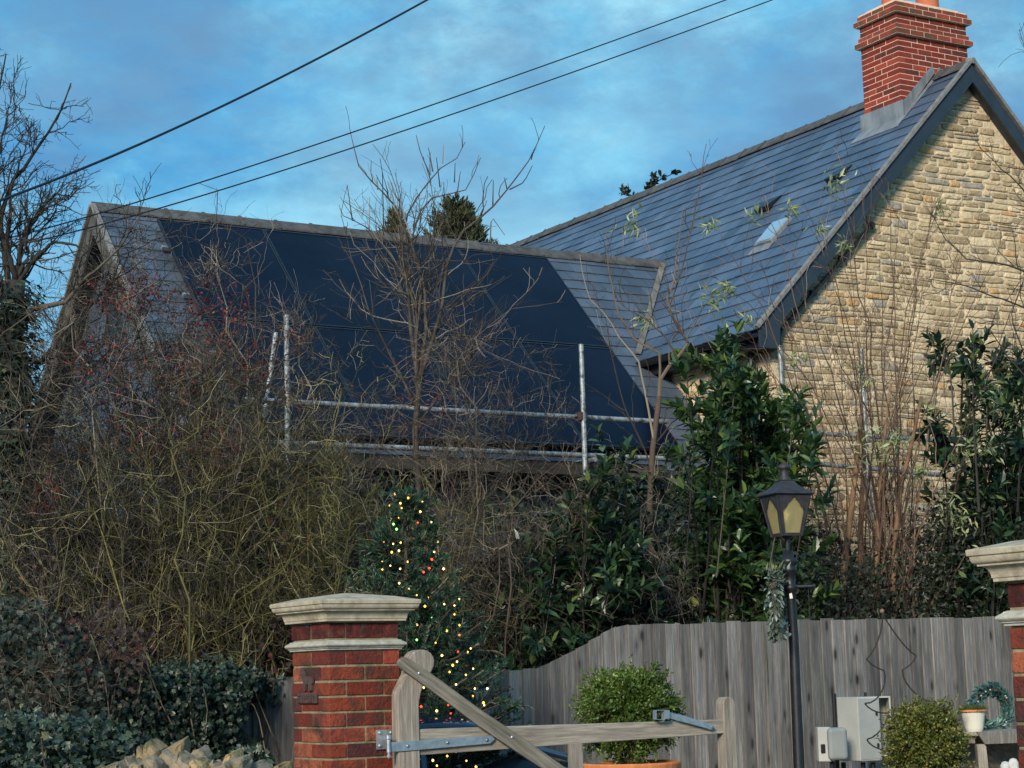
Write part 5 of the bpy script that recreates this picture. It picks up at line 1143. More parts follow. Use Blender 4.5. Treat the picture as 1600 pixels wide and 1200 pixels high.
tangle('twiggy_shrub', 'fine dark twigs tangled above the stepped part of the fence', rg_(36), (820, 1060), (16.0, 17.2),
       [(780, 800), (860, 760), (950, 720), (1060, 740)], 32, m_tw_grey, (4.5, (.3, .7)), (3.5, (.1, .3)), None, r0=.006, lean=.4, hf=(.3, 1.0))
tangle('bramble_patch', 'bare arching bramble stems at the left edge above the corner ivy hedge', rg_(37), (-60, 150), (12.8, 14.4),
       [(-60, 820), (60, 860), (150, 880), (260, 900)], 36, m_tw_brown, (4.0, (.3, .9)), (2.5, (.1, .3)), (m_brownleaf, 350, (.03, .05), 'small', .6, blob((60, 880, 90, 60, .7), (200, 1000, 60, 60, .7), (30, 900, 40, 60, .8))), r0=.006, lean=.7, hf=(.3, 1.0), follow=False, arch=.6)

# ------------------------------------------------------------------ trees drawn limb by limb
def zz2(X, Y, D): return (500+X/2.6667, Y/2.6667, D)
D = 17.2
T1 = [([(655, 1010, D), (650, 860, D), (655, 760, D), (648, 680, D), (655, 600, D)], .032, .028)]
T2 = [([(655, 600, D), (645, 540, D), (640, 480, D), (628, 400, D)]+[zz2(*p, D) for p in ((330, 880), (240, 780), (165, 700), (145, 620), (128, 548))], .036, .005),
      ([(652, 620, D), (650, 520, D), (660, 440, D)]+[zz2(*p, D+.2) for p in ((340, 930), (400, 820), (460, 740), (520, 670), (570, 655), (603, 585))], .034, .005),
      ([(655, 600, D), (668, 520, D), (665, 440, D)]+[zz2(*p, D-.2) for p in ((380, 990), (450, 830), (540, 800), (575, 815), (630, 780), (677, 655))], .03, .005),
      ([(658, 590, D), (690, 480, D), (700, 400, D)]+[zz2(*p, D) for p in ((600, 950), (700, 880), (760, 810), (800, 760), (880, 660), (935, 528))], .036, .005),
      ([zz2(*p, D) for p in ((400, 1300), (330, 1130), (200, 960), (150, 930), (80, 900), (70, 870))], .022, .005),
      ([(652, 640, D), (610, 560, D), (570, 480, D-.3), (545, 400, D-.3), (530, 330, D-.4)], .022, .004),
      ([(655, 660, D), (700, 600, D), (750, 520, D-.3), (800, 480, D-.3), (880, 470, D-.5)], .02, .004),
      ([(652, 560, D), (640, 440, D), (632, 360, D), (625, 300, D), (617, 270, D)], .022, .004),
      ([(655, 600, D), (662, 480, D+.2), (672, 400, D+.2), (680, 330, D+.2), (670, 270, D+.2)], .02, .004)]
T3 = [([zz2(*p, D) for p in q], .007, .003) for q in (((460, 730), (420, 640), (400, 562)), ((470, 715), (452, 615)), ((510, 680), (515, 605)), ((720, 860), (722, 750)), ((880, 665), (890, 625)), ((790, 790), (850, 760), (885, 690)), ((135, 920), (113, 770)), ((265, 960), (260, 720), (250, 660)), ((290, 830), (305, 780)), ((205, 960), (207, 820)),
      ((500, 780), (485, 655)), ((570, 815), (585, 715)), ((240, 790), (237, 740)), ((780, 790), (768, 740)), ((560, 760), (563, 680)), ((710, 1010), (713, 900), (770, 980)))]
tr = plant('bare_tree', at(655, 1000, D), 'bare pruned tree with forked grey limbs rising over the solar panels', 'tree')
P1, R1 = limbs(T1, 12); P2, R2 = limbs(T2, 16); P3, R3 = limbs(T3, 6)
r = rg_(41); P2 += np.cumsum(r.normal(0, .004, P2.shape), 1); 
mb = MB(); tubes(mb, P1, R1, 9); mb.build('trunk', m_tw_dark2, tr, smooth=True)
mb = MB(); tubes(mb, P2, R2*.62, 7); mb.build('limbs', m_tw_dark2, tr, smooth=True)
Q, RQ = kids(P2, R2*.8, r, 12, .12, .62, (.3, .9), .9, .25, 8, (.35, .4), .0026, .06)
Q1, RQ1 = kids(P2, R2, r, 6, .5, 1, (.15, .45), .5, .7, 6, (.45, .5), .0026, .06)
Q2, RQ2 = kids(Q, RQ, r, 4.5, .2, 1, (.12, .4), .9, .1, 5, (.6, .5), .002)
mb = MB(); tubes(mb, P3, R3, 5); tubes(mb, Q, RQ, 4); tubes(mb, Q1, RQ1, 4); tubes(mb, Q2, RQ2, 3, False); mb.build('twigs', m_tw_grey, tr)

# left tree, clothed in ivy
D = 14.6
def z1(X, Y, D): return (X/2.6667, Y/2.6667, D)
tl = plant('ivy_clad_tree', at(10, 900, D), 'dark knotty bare tree with an ivy-wrapped trunk at the left edge', 'tree')
A1 = [([(15, 1100, D), (12, 900, D), (18, 750, D), (22, 640, D), (16, 540, D), (22, 440, D)], .13, .085)]
A2 = [([(16, 470, D)]+[z1(*p, D) for p in ((0, 900), (60, 740), (110, 680), (150, 620), (210, 530), (245, 470), (285, 350))], .03, .005),
      ([(10, 470, D), (-20, 380, D)]+[z1(*p, D) for p in ((-40, 620), (0, 440), (25, 350), (50, 232))], .03, .005),
      ([(-30, 330, D), (-10, 260, D)]+[z1(*p, D) for p in ((0, 560), (30, 470), (70, 435))], .016, .004),
      ([(22, 440, D)]+[z1(*p, D) for p in ((80, 1060), (110, 960), (150, 870), (215, 800), (300, 820))], .026, .004),
      ([(20, 460, D)]+[z1(*p, D) for p in ((90, 1150), (180, 1040), (240, 1000), (330, 1010), (400, 1060))], .03, .005),
      ([(20, 520, D), (50, 480, D), (95, 470, D-.2), (130, 430, D-.3), (155, 410, D-.4), (180, 380, D-.4), (210, 330, D-.4)], .03, .004),
      ([(18, 560, D), (60, 560, D), (100, 520, D), (140, 480, D), (200, 430, D)], .028, .004),
      ([(22, 440, D), (10, 380, D), (18, 320, D), (30, 280, D), (48, 230, D)], .028, .005),
      ([(16, 480, D), (-20, 420, D), (-10, 350, D), (15, 300, D), (25, 262, D)], .022, .004),
      ([(20, 620, D), (60, 640, D), (90, 600, D), (130, 600, D), (170, 560, D)], .024, .004),
      ([(20, 700, D), (50, 690, D), (85, 720, D), (120, 700, D)], .022, .004),
      ([(22, 440, D), (45, 400, D), (40, 360, D), (60, 320, D), (85, 310, D), (110, 315, D)], .02, .004)]
P1, R1 = limbs(A1, 14); P2, R2 = limbs(A2, 18); r = rg_(42); P2 += np.cumsum(r.normal(0, .008, P2.shape), 1)
mb = MB(); tubes(mb, P1, R1, 10); mb.build('trunk', m_tw_dark, tl, smooth=True)
mb = MB(); tubes(mb, P2, R2, 7); mb.build('limbs', m_tw_dark, tl, smooth=True)
Q, RQ = kids(P2, R2, r, 15, .1, 1, (.15, .55), 1.0, .15, 7, (.4, .5), .0035, .1)
Q2, RQ2 = kids(Q, RQ, r, 4.5, .15, 1, (.06, .25), 1.0, .1, 5, (.7, .6), .0026, .1)
Q3, RQ3 = kids(Q2, RQ2, r, 2.0, .15, 1, (.04, .12), 1.0, .1, 4, (.8, .7), .0022, .1)
mb = MB(); tubes(mb, Q, RQ, 4); tubes(mb, Q2, RQ2, 3, False); tubes(mb, Q3, RQ3, 3, False); mb.build('twigs', m_tw_dark, tl)
n = 3800; t = r.random(n); S0, T_ = interp(P1, np.zeros(n, int), .1+.88*t); dd = rnd_dir(r, n, 0); dd[:, 2] *= .3; pos = S0+nrm_(dd)*(r.uniform(.08, .24, n))[:, None]; l = r.uniform(.04, .07, n)
mb = MB(); leaves(mb, 'ivy', pos, nrm_(dd+np.array([0, 0, -.8])), dd, l, l); mb.build('ivy_leaves', m_ivy, tl)

# sapling in front of the valley
D = 17.0
sp_ = plant('bare_sapling', at(1012, 980, D), 'slim bare sapling forking in front of the roof valley', 'tree')
def z5(X, Y, D=17.0): return (780+X/3.81, 300+Y/3.81, D)
S1 = [([(1008, 1000, D), (1015, 930, D), (1018, 860, D), (1015, 780, D), (1020, 700, D), (1030, 620, D)], .035, .024)]
S2 = [([(1030, 620, D), z5(960, 1100), z5(1060, 980), z5(1130, 910), z5(1080, 820), z5(1020, 720), z5(1000, 640), z5(1050, 540), z5(1060, 380), z5(1100, 80)], .02, .003),
      ([z5(1010, 680), z5(1060, 520), z5(1100, 380), z5(1140, 200), z5(1175, 0), (1093, 268, D), (1101, 230, D)], .009, .003),
      ([z5(1130, 910), z5(1100, 860), z5(1050, 780)], .012, .008),
      ([(1030, 620, D), z5(960, 970), z5(880, 930), z5(800, 880), z5(720, 760), z5(690, 620), z5(640, 400), z5(640, 250)], .014, .003),
      ([(1022, 690, D), z5(820, 1000), z5(720, 900), z5(640, 760), z5(520, 640), z5(480, 480), z5(470, 390)], .012, .003),
      ([z5(1060, 980), z5(980, 860), z5(880, 760), z5(760, 700), z5(700, 570)], .009, .003),
      ([(1020, 740, D), (1000, 690, D), (975, 640, D), (955, 560, D), (945, 500, D)], .010, .003),
      ([(1018, 700, D), (1050, 660, D), (1080, 640, D), (1110, 600, D)], .010, .003)]
P1, R1 = limbs(S1, 10); P2, R2 = limbs(S2, 14); r = rg_(43); P2 += np.cumsum(r.normal(0, .004, P2.shape), 1)
mb = MB(); tubes(mb, P1, R1, 8); mb.build('trunk', m_tw_brown, sp_, smooth=True)
Q, RQ = kids(P2, R2, r, 7, .15, .9, (.2, .6), .8, .4, 7, (.5, .4), .0024, .05); Q2, RQ2 = kids(Q, RQ, r, 2, .2, 1, (.08, .25), .9, .2, 4, (.7, .6), .002)
mb = MB(); tubes(mb, P2, R2, 6); tubes(mb, Q, RQ, 4); tubes(mb, Q2, RQ2, 3, False); mb.build('branches', m_tw_brown, sp_)

# multi-stemmed shrub before the stone gable, pale leaves at its tips
D = 18.6
bs = plant('bare_buddleia', at(1350, 930, D), 'tall bare multi-stemmed shrub fanning out in front of the stone gable', 'shrub')
r = rg_(44); TH = [([(1318, 930, D), (1320, 870, D), (1330, 800, D), (1338, 730, D), (1345, 650, D)], .05, .024), ([(1395, 930, D), (1400, 830, D), (1408, 760, D), (1425, 690, D), (1440, 620, D)], .04, .02), ([(1345, 930, D+.3), (1345, 820, D+.3), (1350, 720, D+.3), (1345, 620, D+.3)], .045, .02), ([(1370, 930, D), (1372, 800, D), (1380, 700, D), (1392, 600, D)], .035, .016)]
P1, R1 = limbs(TH, 10)
tips = [(985, 345), (1100, 350), (1215, 290), (1280, 330), (1190, 410), (1310, 280), (1355, 250), (1420, 310), (1480, 330), (1540, 400), (1590, 440), (1468, 320), (1400, 260), (1330, 420), (1250, 440), (1150, 470), (1240, 350), (1520, 330), (1560, 360), (1440, 420), (1500, 470), (1380, 380), (1300, 470), (1220, 520), (1175, 560), (1345, 350), (1290, 600), (1430, 560), (1180, 330), (1125, 430), (1060, 500), (1600, 300), (1270, 540), (1550, 520), (1465, 260), (1335, 480), (1410, 450)]
n = len(tips); B0 = ground_pts(r, n, 1310, 1410, D-.3, D+.5, 1.4); Tt = np.array([at(x, y, D+r.normal(0, .5)) for x, y in tips])
M_ = B0.copy(); M_[:, :2] = B0[:, :2]*.72+Tt[:, :2]*.28; M_[:, 2] = B0[:, 2]+(Tt[:, 2]-B0[:, 2])*r.uniform(.45, .75, n)
P2 = bez(B0, M_, Tt, 16, r, .025); R2 = r.uniform(.008, .016, n)[:, None]*(1-.82*np.linspace(0, 1, 16)[None]**.9)
mb = MB(); tubes(mb, P1, R1*.8, 9); mb.build('trunk', m_tw_orange, bs, smooth=True)
mb = MB(); tubes(mb, P2, R2, 6); mb.build('stems', m_tw_red, bs, smooth=True)
Q, RQ = kids(P2, R2, r, 10, .15, .95, (.25, 1.0), .9, .3, 8, (.42, .4), .0026, .06); Q2, RQ2 = kids(Q, RQ, r, 3, .2, 1, (.1, .35), .9, .2, 5, (.7, .6), .002)
mb = MB(); tubes(mb, Q, RQ, 4); tubes(mb, Q2, RQ2, 3, False); mb.build('twigs', m_tw_red, bs)
tufts = [(983, 348, 1), (1215, 290, .0), (1107, 352, .4), (1180, 340, .4), (1232, 330, .3), (1310, 285, 1.1), (1115, 465, 1.4), (1130, 450, .8), (1010, 500, .6), (1470, 325, .5), (1345, 590, .8), (1360, 680, 1.6), (1375, 710, 1.3), (1320, 380, .3), (1280, 355, .3), (1540, 610, 1.3), (1560, 640, 1.1), (1510, 700, 1.0), (1450, 640, .5), (1170, 500, .6), (1240, 560, .6), (1480, 790, 1.0), (1500, 815, 1.4), (1440, 740, .6), (1250, 700, .8), (1220, 620, .6), (1395, 690, .7), (1590, 660, 1.0), (1550, 700, 1.0)]
mb = MB()
for x, y, s in tufts:
    if s < .05: continue
    c = at(x, y, D-.3+r.normal(0, .2)); k = int(12+22*s); dv = rnd_dir(r, k, .15, np.array([r.normal(0, .7), 0, -.2])); l = r.uniform(.07, .13, k)
    leaves(mb, 'lance', c+r.normal(0, .06*s+.01, (k, 3)), dv, rnd_dir(r, k, 1), l, l*.24)
mb.build('pale_leaves', m_paleleaf, bs)

# dark branches reaching in from a tree beyond the right edge
D = 16.2
rt_ = plant('bare_tree', at(1680, 900, D), 'dark bare tree outside the right edge with thin branches reaching into the picture', 'tree')
B1 = [([(1690, 1000, D), (1680, 700, D), (1672, 450, D), (1668, 200, D), (1660, 0, D)], .07, .03)]
B2 = [([(1675, 500, D), (1620, 430, D), (1570, 410, D), (1510, 400, D), (1480, 370, D), (1455, 330, D)], .014, .003), ([(1675, 480, D), (1600, 480, D), (1550, 460, D), (1500, 440, D), (1440, 430, D)], .012, .003), ([(1672, 380, D), (1620, 330, D), (1600, 290, D), (1560, 255, D), (1530, 225, D)], .012, .003),
      ([(1680, 600, D), (1620, 610, D), (1580, 560, D), (1550, 520, D), (1560, 490, D)], .012, .003), ([(1665, 150, D), (1625, 130, D), (1598, 62, D), (1594, 40, D)], .008, .003), ([(1680, 620, D), (1600, 560, D), (1580, 500, D), (1600, 450, D)], .010, .003)]
P1, R1 = limbs(B1, 10); P2, R2 = limbs(B2, 14); r = rg_(45); P2 += np.cumsum(r.normal(0, .006, P2.shape), 1)
mb = MB(); tubes(mb, P1, R1, 9); mb.build('trunk', m_tw_dark, rt_, smooth=True)
Q, RQ = kids(P2, R2, r, 8, .2, 1, (.12, .45), .8, .3, 6, (.5, .4), .0024, .06); Q2, RQ2 = kids(Q, RQ, r, 2, .2, 1, (.06, .2), .9, .2, 4, (.7, .6), .002)
mb = MB(); tubes(mb, P2, R2, 6); tubes(mb, Q, RQ, 4); tubes(mb, Q2, RQ2, 3, False); mb.build('branches', m_tw_dark, rt_)

# ------------------------------------------------------------------ far conifers and tuft beyond the roofs
def conifer(x, ytop, ybase, hw, D, label, rng, n=5200):
    t = at(x, ytop, D); zb = at(x, ybase, D)[2]; w = hw/F_PX*D; h = t[2]-zb
    root = plant('conifer', t, label, 'tree')
    mb = MB(); tube1(mb, [t*np.array([1, 1, 0]), t-eZ*.1], [.16, .02], 8); mb.build('trunk', m_tw_brown, root)
    nb = 150; f = rng.random(nb)**.6*1.5; ang = rng.uniform(0, 6.28, nb); L = (f*w*rng.uniform(.5, 1.25, nb)+.03)
    A = t-eZ*(f*h)[:, None]; C_ = A+np.stack([np.cos(ang)*L, np.sin(ang)*L, L*.45], 1); Bm = A+np.stack([np.cos(ang)*L*.6, np.sin(ang)*L*.6, L*.05], 1)
    P = bez(A, Bm, C_, 6, rng, .03); R = np.full((nb, 6), .012); mb = MB(); tubes(mb, P, R, 3); mb.build('limbs', m_tw_brown, root)
    Sx, T = on_twigs(P, rng, n, .15); l = rng.uniform(.06, .14, n); d = nrm_(T+rng.normal(0, .45, (n, 3))+np.array([0, 0, .5])); mb = MB(); leaves(mb, 'lance', Sx+rng.normal(0, .025, (n, 3)), d, rnd_dir(rng, n), l, l*.3); mb.build('foliage', m_conifer, root)
conifer(708, 305, 380, 42, 34, 'pointed dark conifer behind the middle of the wing ridge', rg_(51))
conifer(729, 318, 392, 30, 35, 'broader brownish conifer just right of the pointed one behind the wing ridge', rg_(52))
conifer(617, 333, 372, 15, 34, 'small dark conifer tip behind the wing ridge, left of the pointed one', rg_(53), 1800)
r = rg_(54); tu = plant('leafy_treetop', at(1015, 300, 34), 'sparse leafy treetop just showing above the long ridge of the main roof', 'tree')
P1, R1 = limbs([([(1010, 420, 34), (1008, 330, 34), (1012, 290, 34), (1050, 272, 34)], .03, .008), ([(1008, 340, 34), (985, 305, 34), (972, 300, 34)], .02, .006), ([(1010, 330, 34), (1020, 290, 34), (1022, 280, 34)], .02, .006)], 8)
tk = MB(); tube1(tk, [at(1010, 420, 34)*np.array([1, 1, 0]), at(1010, 420, 34)], [.12, .03], 8); tk.build('trunk', m_tw_dark, tu)
Q, RQ = kids(P1, R1, r, 10, .3, 1, (.1, .3), .9, .4, 4); mb = MB(); tubes(mb, P1, R1, 4); tubes(mb, Q, RQ, 3); mb.build('limbs', m_tw_dark, tu)
Sx, T = on_twigs(Q, r, 260, .3); l = r.uniform(.07, .13, 260); mb = MB(); leaves(mb, 'oval', Sx, nrm_(T+r.normal(0, .6, T.shape)), rnd_dir(r, 260, 1), l, l*.5); mb.build('foliage', m_under, tu)

# ------------------------------------------------------------------ clipped box balls
def boxball(x, y, D, rx, rz, label, m, rng, n, pot=True, tz=None, L=(.017, .03)):
    c = at(x, y, D); root = plant('box_ball', c, label, 'potted shrub' if pot else 'shrub')
    ns = 1500; d = rnd_dir(rng, ns, .25); f = (1+.2*np.sin(d[:, 0]*5+2)*np.sin(d[:, 2]*6+d[:, 1]*4))*rng.uniform(.72, 1.1, ns)*np.where(rng.random(ns) < .06, 1.2, 1)
    tip = c+d*np.array([rx, rx, rz])*f[:, None]; b = c+d*np.array([rx, rx, rz])*.25; P = bez(b, (b+tip)/2+np.array([0, 0, .03]), tip, 5, rng, .05)
    mb = MB(); tubes(mb, P, np.full((ns, 5), .0016), 3); 
    tube1(mb, [c*np.array([1, 1, 0])+eZ*.2, c], .018, 6); mb.build('stems', m_tw_brown, root)
    Sx, T = on_twigs(P, rng, int(n*1.5), .5); n = len(Sx); l = rng.uniform(*L, n); mb = MB(); leaves(mb, 'small', Sx+rng.normal(0, .008, Sx.shape), nrm_(T*.6+rng.normal(0, .7, (n, 3))+np.array([0, 0, .3])), rnd_dir(rng, n, .6), l, l*.6); mb.build('foliage', m, root)
    return root, c
_, bc_ = boxball(983, 1120, 13.0, .335, .31, 'bright green box ball in a big terracotta pot behind the gate', m_box, rg_(61), 26000)
pz = at(987, 1191, 12.95)[2]; pr_ = 76/F_PX*13.0
tp_ = empty('terracotta_pot', (bc_[0], bc_[1], 0), 'big terracotta pot holding the bright green box ball', 'plant pot')
mb = MB(); lathe(mb, bc_*np.array([1, 1, 0]), [(.20, .3), (.22, .32), (pr_-.04, pz-.10), (pr_-.035, pz-.085), (pr_, pz-.08), (pr_+.006, pz-.01), (pr_, pz), (pr_-.03, pz), (pr_-.04, pz-.05), (0, pz-.05)], 36); pb_ = mb.build('pot_body', m_terra, tp_, smooth=False)
st2 = empty('pot_stand', (bc_[0], bc_[1], 0), 'low timber stand under the terracotta pot, below the picture edge', 'stand')
mb = MB(); boxes(mb, bc_*np.array([1, 1, 0])+eZ*.28, [[.26, .26, .02]], np.eye(3)); mb.build('top', m_oak, st2)
for s in (-1, 1):
    for q in (-1, 1): mb = MB(); boxes(mb, bc_*np.array([1, 1, 0])+np.array([s*.22, q*.22, .13]), [[.03, .03, .13]], np.eye(3)); mb.build('leg', m_oak, st2)
_, bc2 = boxball(1446, 1172, 14.1, .285, .33, 'yellowish box ball beside the white meter cabinet', m_box2, rg_(62), 22000, False)
# moss in the cream pot
r = rg_(63); n = 900; a = r.uniform(0, 6.28, n); q = np.sqrt(r.random(n))*.08; pos = pc+np.stack([q*np.cos(a), q*np.sin(a), np.full(n, ph-.01)], 1); mo_ = plant('moss_plant', pc, 'low mossy green plant growing in the cream pot', 'plant')
l = r.uniform(.025, .06, n); mb = MB(); leaves(mb, 'lance', pos, rnd_dir(r, n, 1.6, np.stack([np.cos(a), np.sin(a), 0*a], 1)*.8), rnd_dir(r, n), l, .006); mb.build('foliage', m_grass, mo_)
# wreath on the lamp and blue-green wreath by the bench
def wreath(name, c, ax0, ax1, R, th, n, m, label, rng, L=(.04, .08), sz=1.0, berries=0, tag_=False):
    root = empty(name, c, label, 'wreath'); t = np.linspace(0, 2*np.pi, 40)
    mb = MB(); tube1(mb, [c+ax0*R*math.cos(x)*sz+ax1*R*math.sin(x) for x in t], th*.35, 8); mb.build('wreath_frame', m_tw_brown, root)
    a = rng.uniform(0, 2*np.pi, n); P = c+ax0*(R*np.cos(a)*sz)[:, None]+ax1*(R*np.sin(a))[:, None]; tn = -ax0*(np.sin(a))[:, None]+ax1*(np.cos(a))[:, None]
    off = rnd_dir(rng, n); l = rng.uniform(*L, n); mb = MB(); leaves(mb, 'oval', P+off*rng.uniform(0, th, n)[:, None], nrm_(off*.7+tn*.9), rnd_dir(rng, n), l, l*.42); mb.build('foliage', m, root)
    if berries:
        a = rng.uniform(0, 2*np.pi, berries)
        for x in a:
            b_ = MB(); lathe(b_, c+ax0*R*math.cos(x)*sz+ax1*R*math.sin(x)+np.array([0, -th-.015, 0]), [(0, -.009), (.009, 0), (0, .009)], 6); b_.build('berry', m_white, root)
    return root
wc = at(1215, 948, 13.35)
wr_ = wreath('christmas_wreath', wc, np.array([.25, .97, 0]), eZ, .195, .05, 900, m_wreath, 'frosted green wreath hanging on the left side of the lamp post', rg_(64), (.03, .06))
mb = MB(); p = at(1236, 931, 13.2); prism(mb, [p+np.array([-.008, 0, -.02]), p+np.array([.012, 0, -.016]), p+np.array([.006, 0, .02]), p+np.array([-.012, 0, .014])], np.array([0, .001, 0])); mb.build('paper_tag', m_cream, wr_)
r = rg_(65); n = 60; P0 = at(1212, 900, 13.35); l = r.uniform(.04, .08, n); mb = MB(); leaves(mb, 'lance', P0+r.normal(0, .028, (n, 3)), rnd_dir(r, n, 1.0), rnd_dir(r, n), l, l*.25); mb.build('sprig', m_wreath, wr_)
wreath('blue_green_wreath', at(1549, 1108, 15.6), np.array([.93, .36, 0]), nrm_(np.array([.05, .12, 1])), .155, .055, 1300, m_wreath2, 'blue-green leafy wreath leaning behind the cream pot', rg_(66), (.03, .055), 1, 7)
wst = None

# ------------------------------------------------------------------ christmas tree with lights
D = 13.4; r = rg_(71); ap = at(632, 768, D); slope = .42; zbase = .45
xt = plant('christmas_tree', ap, 'tall lit spruce christmas tree standing behind the left brick pier', 'christmas tree')
mb = MB(); tube1(mb, [ap*np.array([1, 1, 0]), ap-eZ*.1], [.06, .008], 8); mb.build('trunk', m_tw_brown, xt)
H_ = ap[2]-zbase; nb = 420; f = r.random(nb)**.6; ang = r.uniform(0, 6.283, nb); L = (.05+slope*(f*H_))*r.uniform(.82, 1.12, nb); L = np.minimum(L, .72)
A = ap-eZ*(f*H_)[:, None]; rise = .42*(1-f)+.05
C_ = A+np.stack([np.cos(ang)*L, np.sin(ang)*L, L*rise], 1); Bm = A+np.stack([np.cos(ang)*L*.55, np.sin(ang)*L*.55, -L*.06], 1)
P = bez(A, Bm, C_, 7, r, .02); R = np.full((nb, 7), .005)
top_ = np.array([[ap-eZ*.25+eZ*.03*k for k in range(7)]])+0; P = np.concatenate([P, top_]); R = np.concatenate([R, R[:1]])
Q, RQ = kids(P, R, r, 8, .2, 1, (.09, .2), .8, .12, 4, (.6, .5), .0016)
mb = MB(); tubes(mb, P, R, 4); tubes(mb, Q, RQ, 3); mb.build('boughs', m_tw_brown, xt)
n = 85000; Sx, T = on_twigs(Q, r, n, .0); n2 = 9000; S2, T2 = on_twigs(P, r, n2, .3); Sx = np.concatenate([Sx, S2]); T = np.concatenate([T, T2]); k = len(Sx)
d = nrm_(T*.8+rnd_dir(r, k)*.75+np.array([0, 0, .12])); l = r.uniform(.026, .05, k); mb = MB(); leaves(mb, 'needle', Sx, d, rnd_dir(r, k), l, .0085); mb.build('needles', m_needle, xt)
fl_ = empty('fairy_lights', (ap[0], ap[1], ap[2]-.3), 'string of warm white and coloured bulbs on the christmas tree', 'fairy lights')
def z8(X, Y): return (500+X/2.6667, 750+Y/2.6667)
BL = [(312, 58, 0), (367, 75, 1), (427, 90, 0), (290, 106, 1), (335, 97, 1), (340, 117, 3), (418, 132, 0), (293, 161, 1), (329, 157, 1), (295, 171, 0), (306, 184, 4), (407, 178, 2), (463, 175, 0), (451, 200, 1), (319, 205, 4), (264, 258, 3), (305, 266, 0), (336, 261, 1), (490, 257, 0), (299, 301, 1), (329, 295, 0), (476, 300, 0), (259, 341, 1), (293, 357, 0), (366, 341, 1), (466, 331, 2), (334, 370, 0), (260, 373, 1), (455, 367, 2), (432, 384, 2), (515, 370, 0),
      (403, 480, 1), (451, 492, 1), (580, 496, 0), (437, 526, 1), (518, 517, 0), (560, 523, 0), (466, 575, 4), (404, 603, 0), (369, 612, 3), (528, 628, 1), (581, 605, 1), (403, 666, 4), (579, 646, 3), (482, 679, 1), (628, 702, 0), (575, 715, 2), (615, 717, 1), (508, 731, 0), (571, 757, 0), (553, 772, 1), (638, 786, 0), (608, 812, 1), (567, 852, 0), (432, 865, 0), (645, 869, 0), (697, 869, 0), (637, 900, 3), (421, 944, 2), (534, 938, 2), (486, 962, 0), (681, 928, 1), (684, 938, 0), (545, 972, 2), (567, 1133, 0), (421, 1163, 1), (487, 1190, 0), (432, 1192, 1), (650, 1195, 0), (530, 1150, 1), (470, 1168, 0), (610, 1170, 0), (370, 455, 1), (330, 430, 0), (560, 560, 1), (540, 800, 1), (600, 950, 0)]
for X, Y, c in BL:
    x, y = z8(X, Y); p = at(x, y, D); dep = (ap[2]-p[2]); rad = min(.05+slope*dep, .72); dx = p[0]-ap[0]; Yb = D-math.sqrt(max(rad**2-dx**2, .0004))*.93-.03; p = at(x, y, Yb)
    b_ = MB(); s_ = r.uniform(.0055, .0085); lathe(b_, p, [(0, -s_*1.2), (s_, -s_*.4), (s_, s_*.4), (0, s_*1.2)], 7); b_.build('bulb', m_bulbs[c], fl_, smooth=True)
tt = np.linspace(0, 1, 260); hh = tt**.8*(H_-.1)+.05; aa = tt*2*np.pi*11; rr = np.minimum(.03+slope*hh, .7)*.88; mb = MB(); tubes(mb, np.stack([ap[0]+rr*np.cos(aa), ap[1]+rr*np.sin(aa), ap[2]-hh], 1)[None], np.full((1, 260), .0016), 4); mb.build('wire', m_needle, fl_)

# ------------------------------------------------------------------ dry stone wall with upright coping stones
r = rg_(81); W0 = at(436, 1190, 10.4); W1 = at(60, 1200, 9.2); wd = nrm_((W1-W0)*np.array([1, 1, 0])); wn_ = np.array([wd[1], -wd[0], 0]); wn_ = wn_ if wn_[1] < 0 else -wn_
dw = empty('dry_stone_wall', W0*np.array([1, 1, 0]), 'low dry stone wall with jagged upright coping stones left of the brick pier', 'wall')
WTOP = at(300, 1203, 9.9)[2]-.02
mb = MB(); LW = 2.6; c = W0*np.array([1, 1, 0])+wd*LW/2+eZ*WTOP/2; boxes(mb, c, [[LW/2, .17, WTOP/2]], np.array([wd, wn_, eZ])); cw_ = mb.build('core', m_soil, dw)
mb = MB(); 
def fr_w(u, z, d): return W0*np.array([1, 1, 0])+u[..., None]*wd+(.17+d)[..., None]*wn_+np.stack([0*z, 0*z, z], -1)
rubble(mb, .0, LW, .02, WTOP-.03, fr_w, lambda u, z, w: True, r, (.05, .11), (.15, .4), .04); mb.build('wall_stones', m_cope, dw)
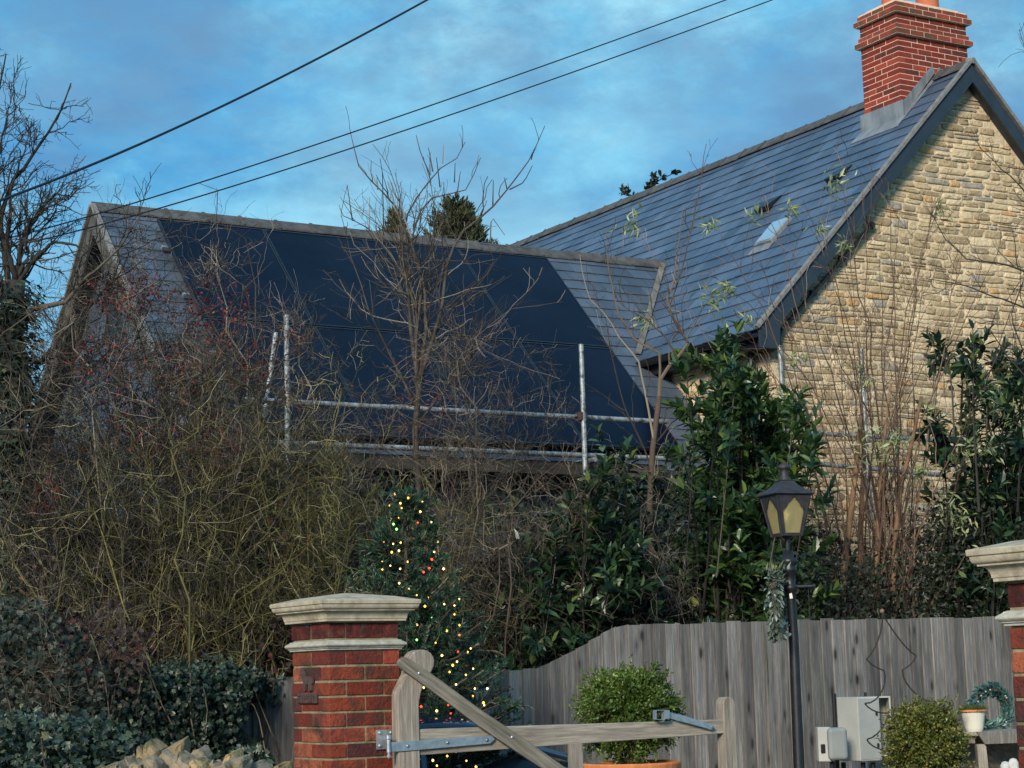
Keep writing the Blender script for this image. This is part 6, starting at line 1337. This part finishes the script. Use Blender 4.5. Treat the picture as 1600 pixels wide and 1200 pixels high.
def cstone(px, pytop, wpx, hpx, tilt, D, rng, lean=0):
    c = at(px, pytop, D); w = wpx/F_PX*D/2; h = hpx/F_PX*D; u = rng.uniform
    pk = u(-.45, .45)
    o = np.array([(-u(.8, 1), 0), (-u(.9, 1.05), .35), (-u(.75, 1.0), u(.55, .7)), (pk-u(.3, .5), u(.82, .92)), (pk, 1), (pk+u(.2, .45), u(.85, .95)), (u(.75, 1.), u(.55, .72)), (u(.9, 1.05), .3), (u(.8, 1), 0)])*np.array([w, h])
    o[:, 1] -= h
    ct, st_ = math.cos(tilt*.8), math.sin(tilt*.8); o = np.stack([o[:, 0]*ct-o[:, 1]*st_, o[:, 0]*st_+o[:, 1]*ct], 1); o[:, 1] += -o[:, 1].max()
    th = u(.10, .2); X = nrm_(np.array([.9, -.25, 0])); Yv = nrm_(np.array([.25, .95, .12])); cen = o.mean(0); n = len(o)
    V = []
    for sc_2, d in ((.55, -.10), (.86, -.03), (1.0, .12), (1.0, .8), (.85, 1.0)):
        V.append(c+X*((o[:, :1]-cen[0])*sc_2+cen[0])+eZ*((o[:, 1:]-cen[1])*sc_2+cen[1])+Yv*th*d+rng.normal(0, .005, (n, 3)))
    V = np.array(V); K8 = len(V); idx = np.arange(K8*n).reshape(K8, n); nx = np.roll(idx, -1, 1); m = MB(); m.add(V, np.stack([idx[:-1], nx[:-1], nx[1:], idx[1:]], -1).reshape(-1, 4), idx[:1, ::-1], idx[-1:])
    ob = m.build('coping_stone', m_cope, dw, smooth=False, bevel=.004)
for q in [(211, 1167, 22, 50, .5, 10.0), (230, 1160, 26, 55, .25, 9.95), (248, 1173, 34, 50, .7, 9.8), (278, 1154, 40, 70, -.5, 9.85), (268, 1178, 34, 40, .6, 9.7), (310, 1169, 34, 40, -.15, 9.9), (302, 1187, 26, 30, .1, 9.7), (330, 1190, 26, 28, -.2, 9.8), (357, 1175, 30, 45, -.1, 9.85), (372, 1186, 28, 30, -.4, 9.75), (346, 1192, 20, 20, .2, 9.7), (402, 1193, 30, 24, -.2, 9.9), (192, 1183, 18, 30, .3, 9.9), (178, 1192, 18, 26, .2, 9.8), (205, 1188, 22, 30, .4, 9.7), (228, 1186, 20, 30, .5, 9.65), (430, 1196, 22, 24, .1, 10.2), (160, 1198, 18, 24, .3, 9.7), (140, 1204, 20, 24, .2, 9.6), (118, 1208, 22, 24, .2, 9.5)]: cstone(*q, r)
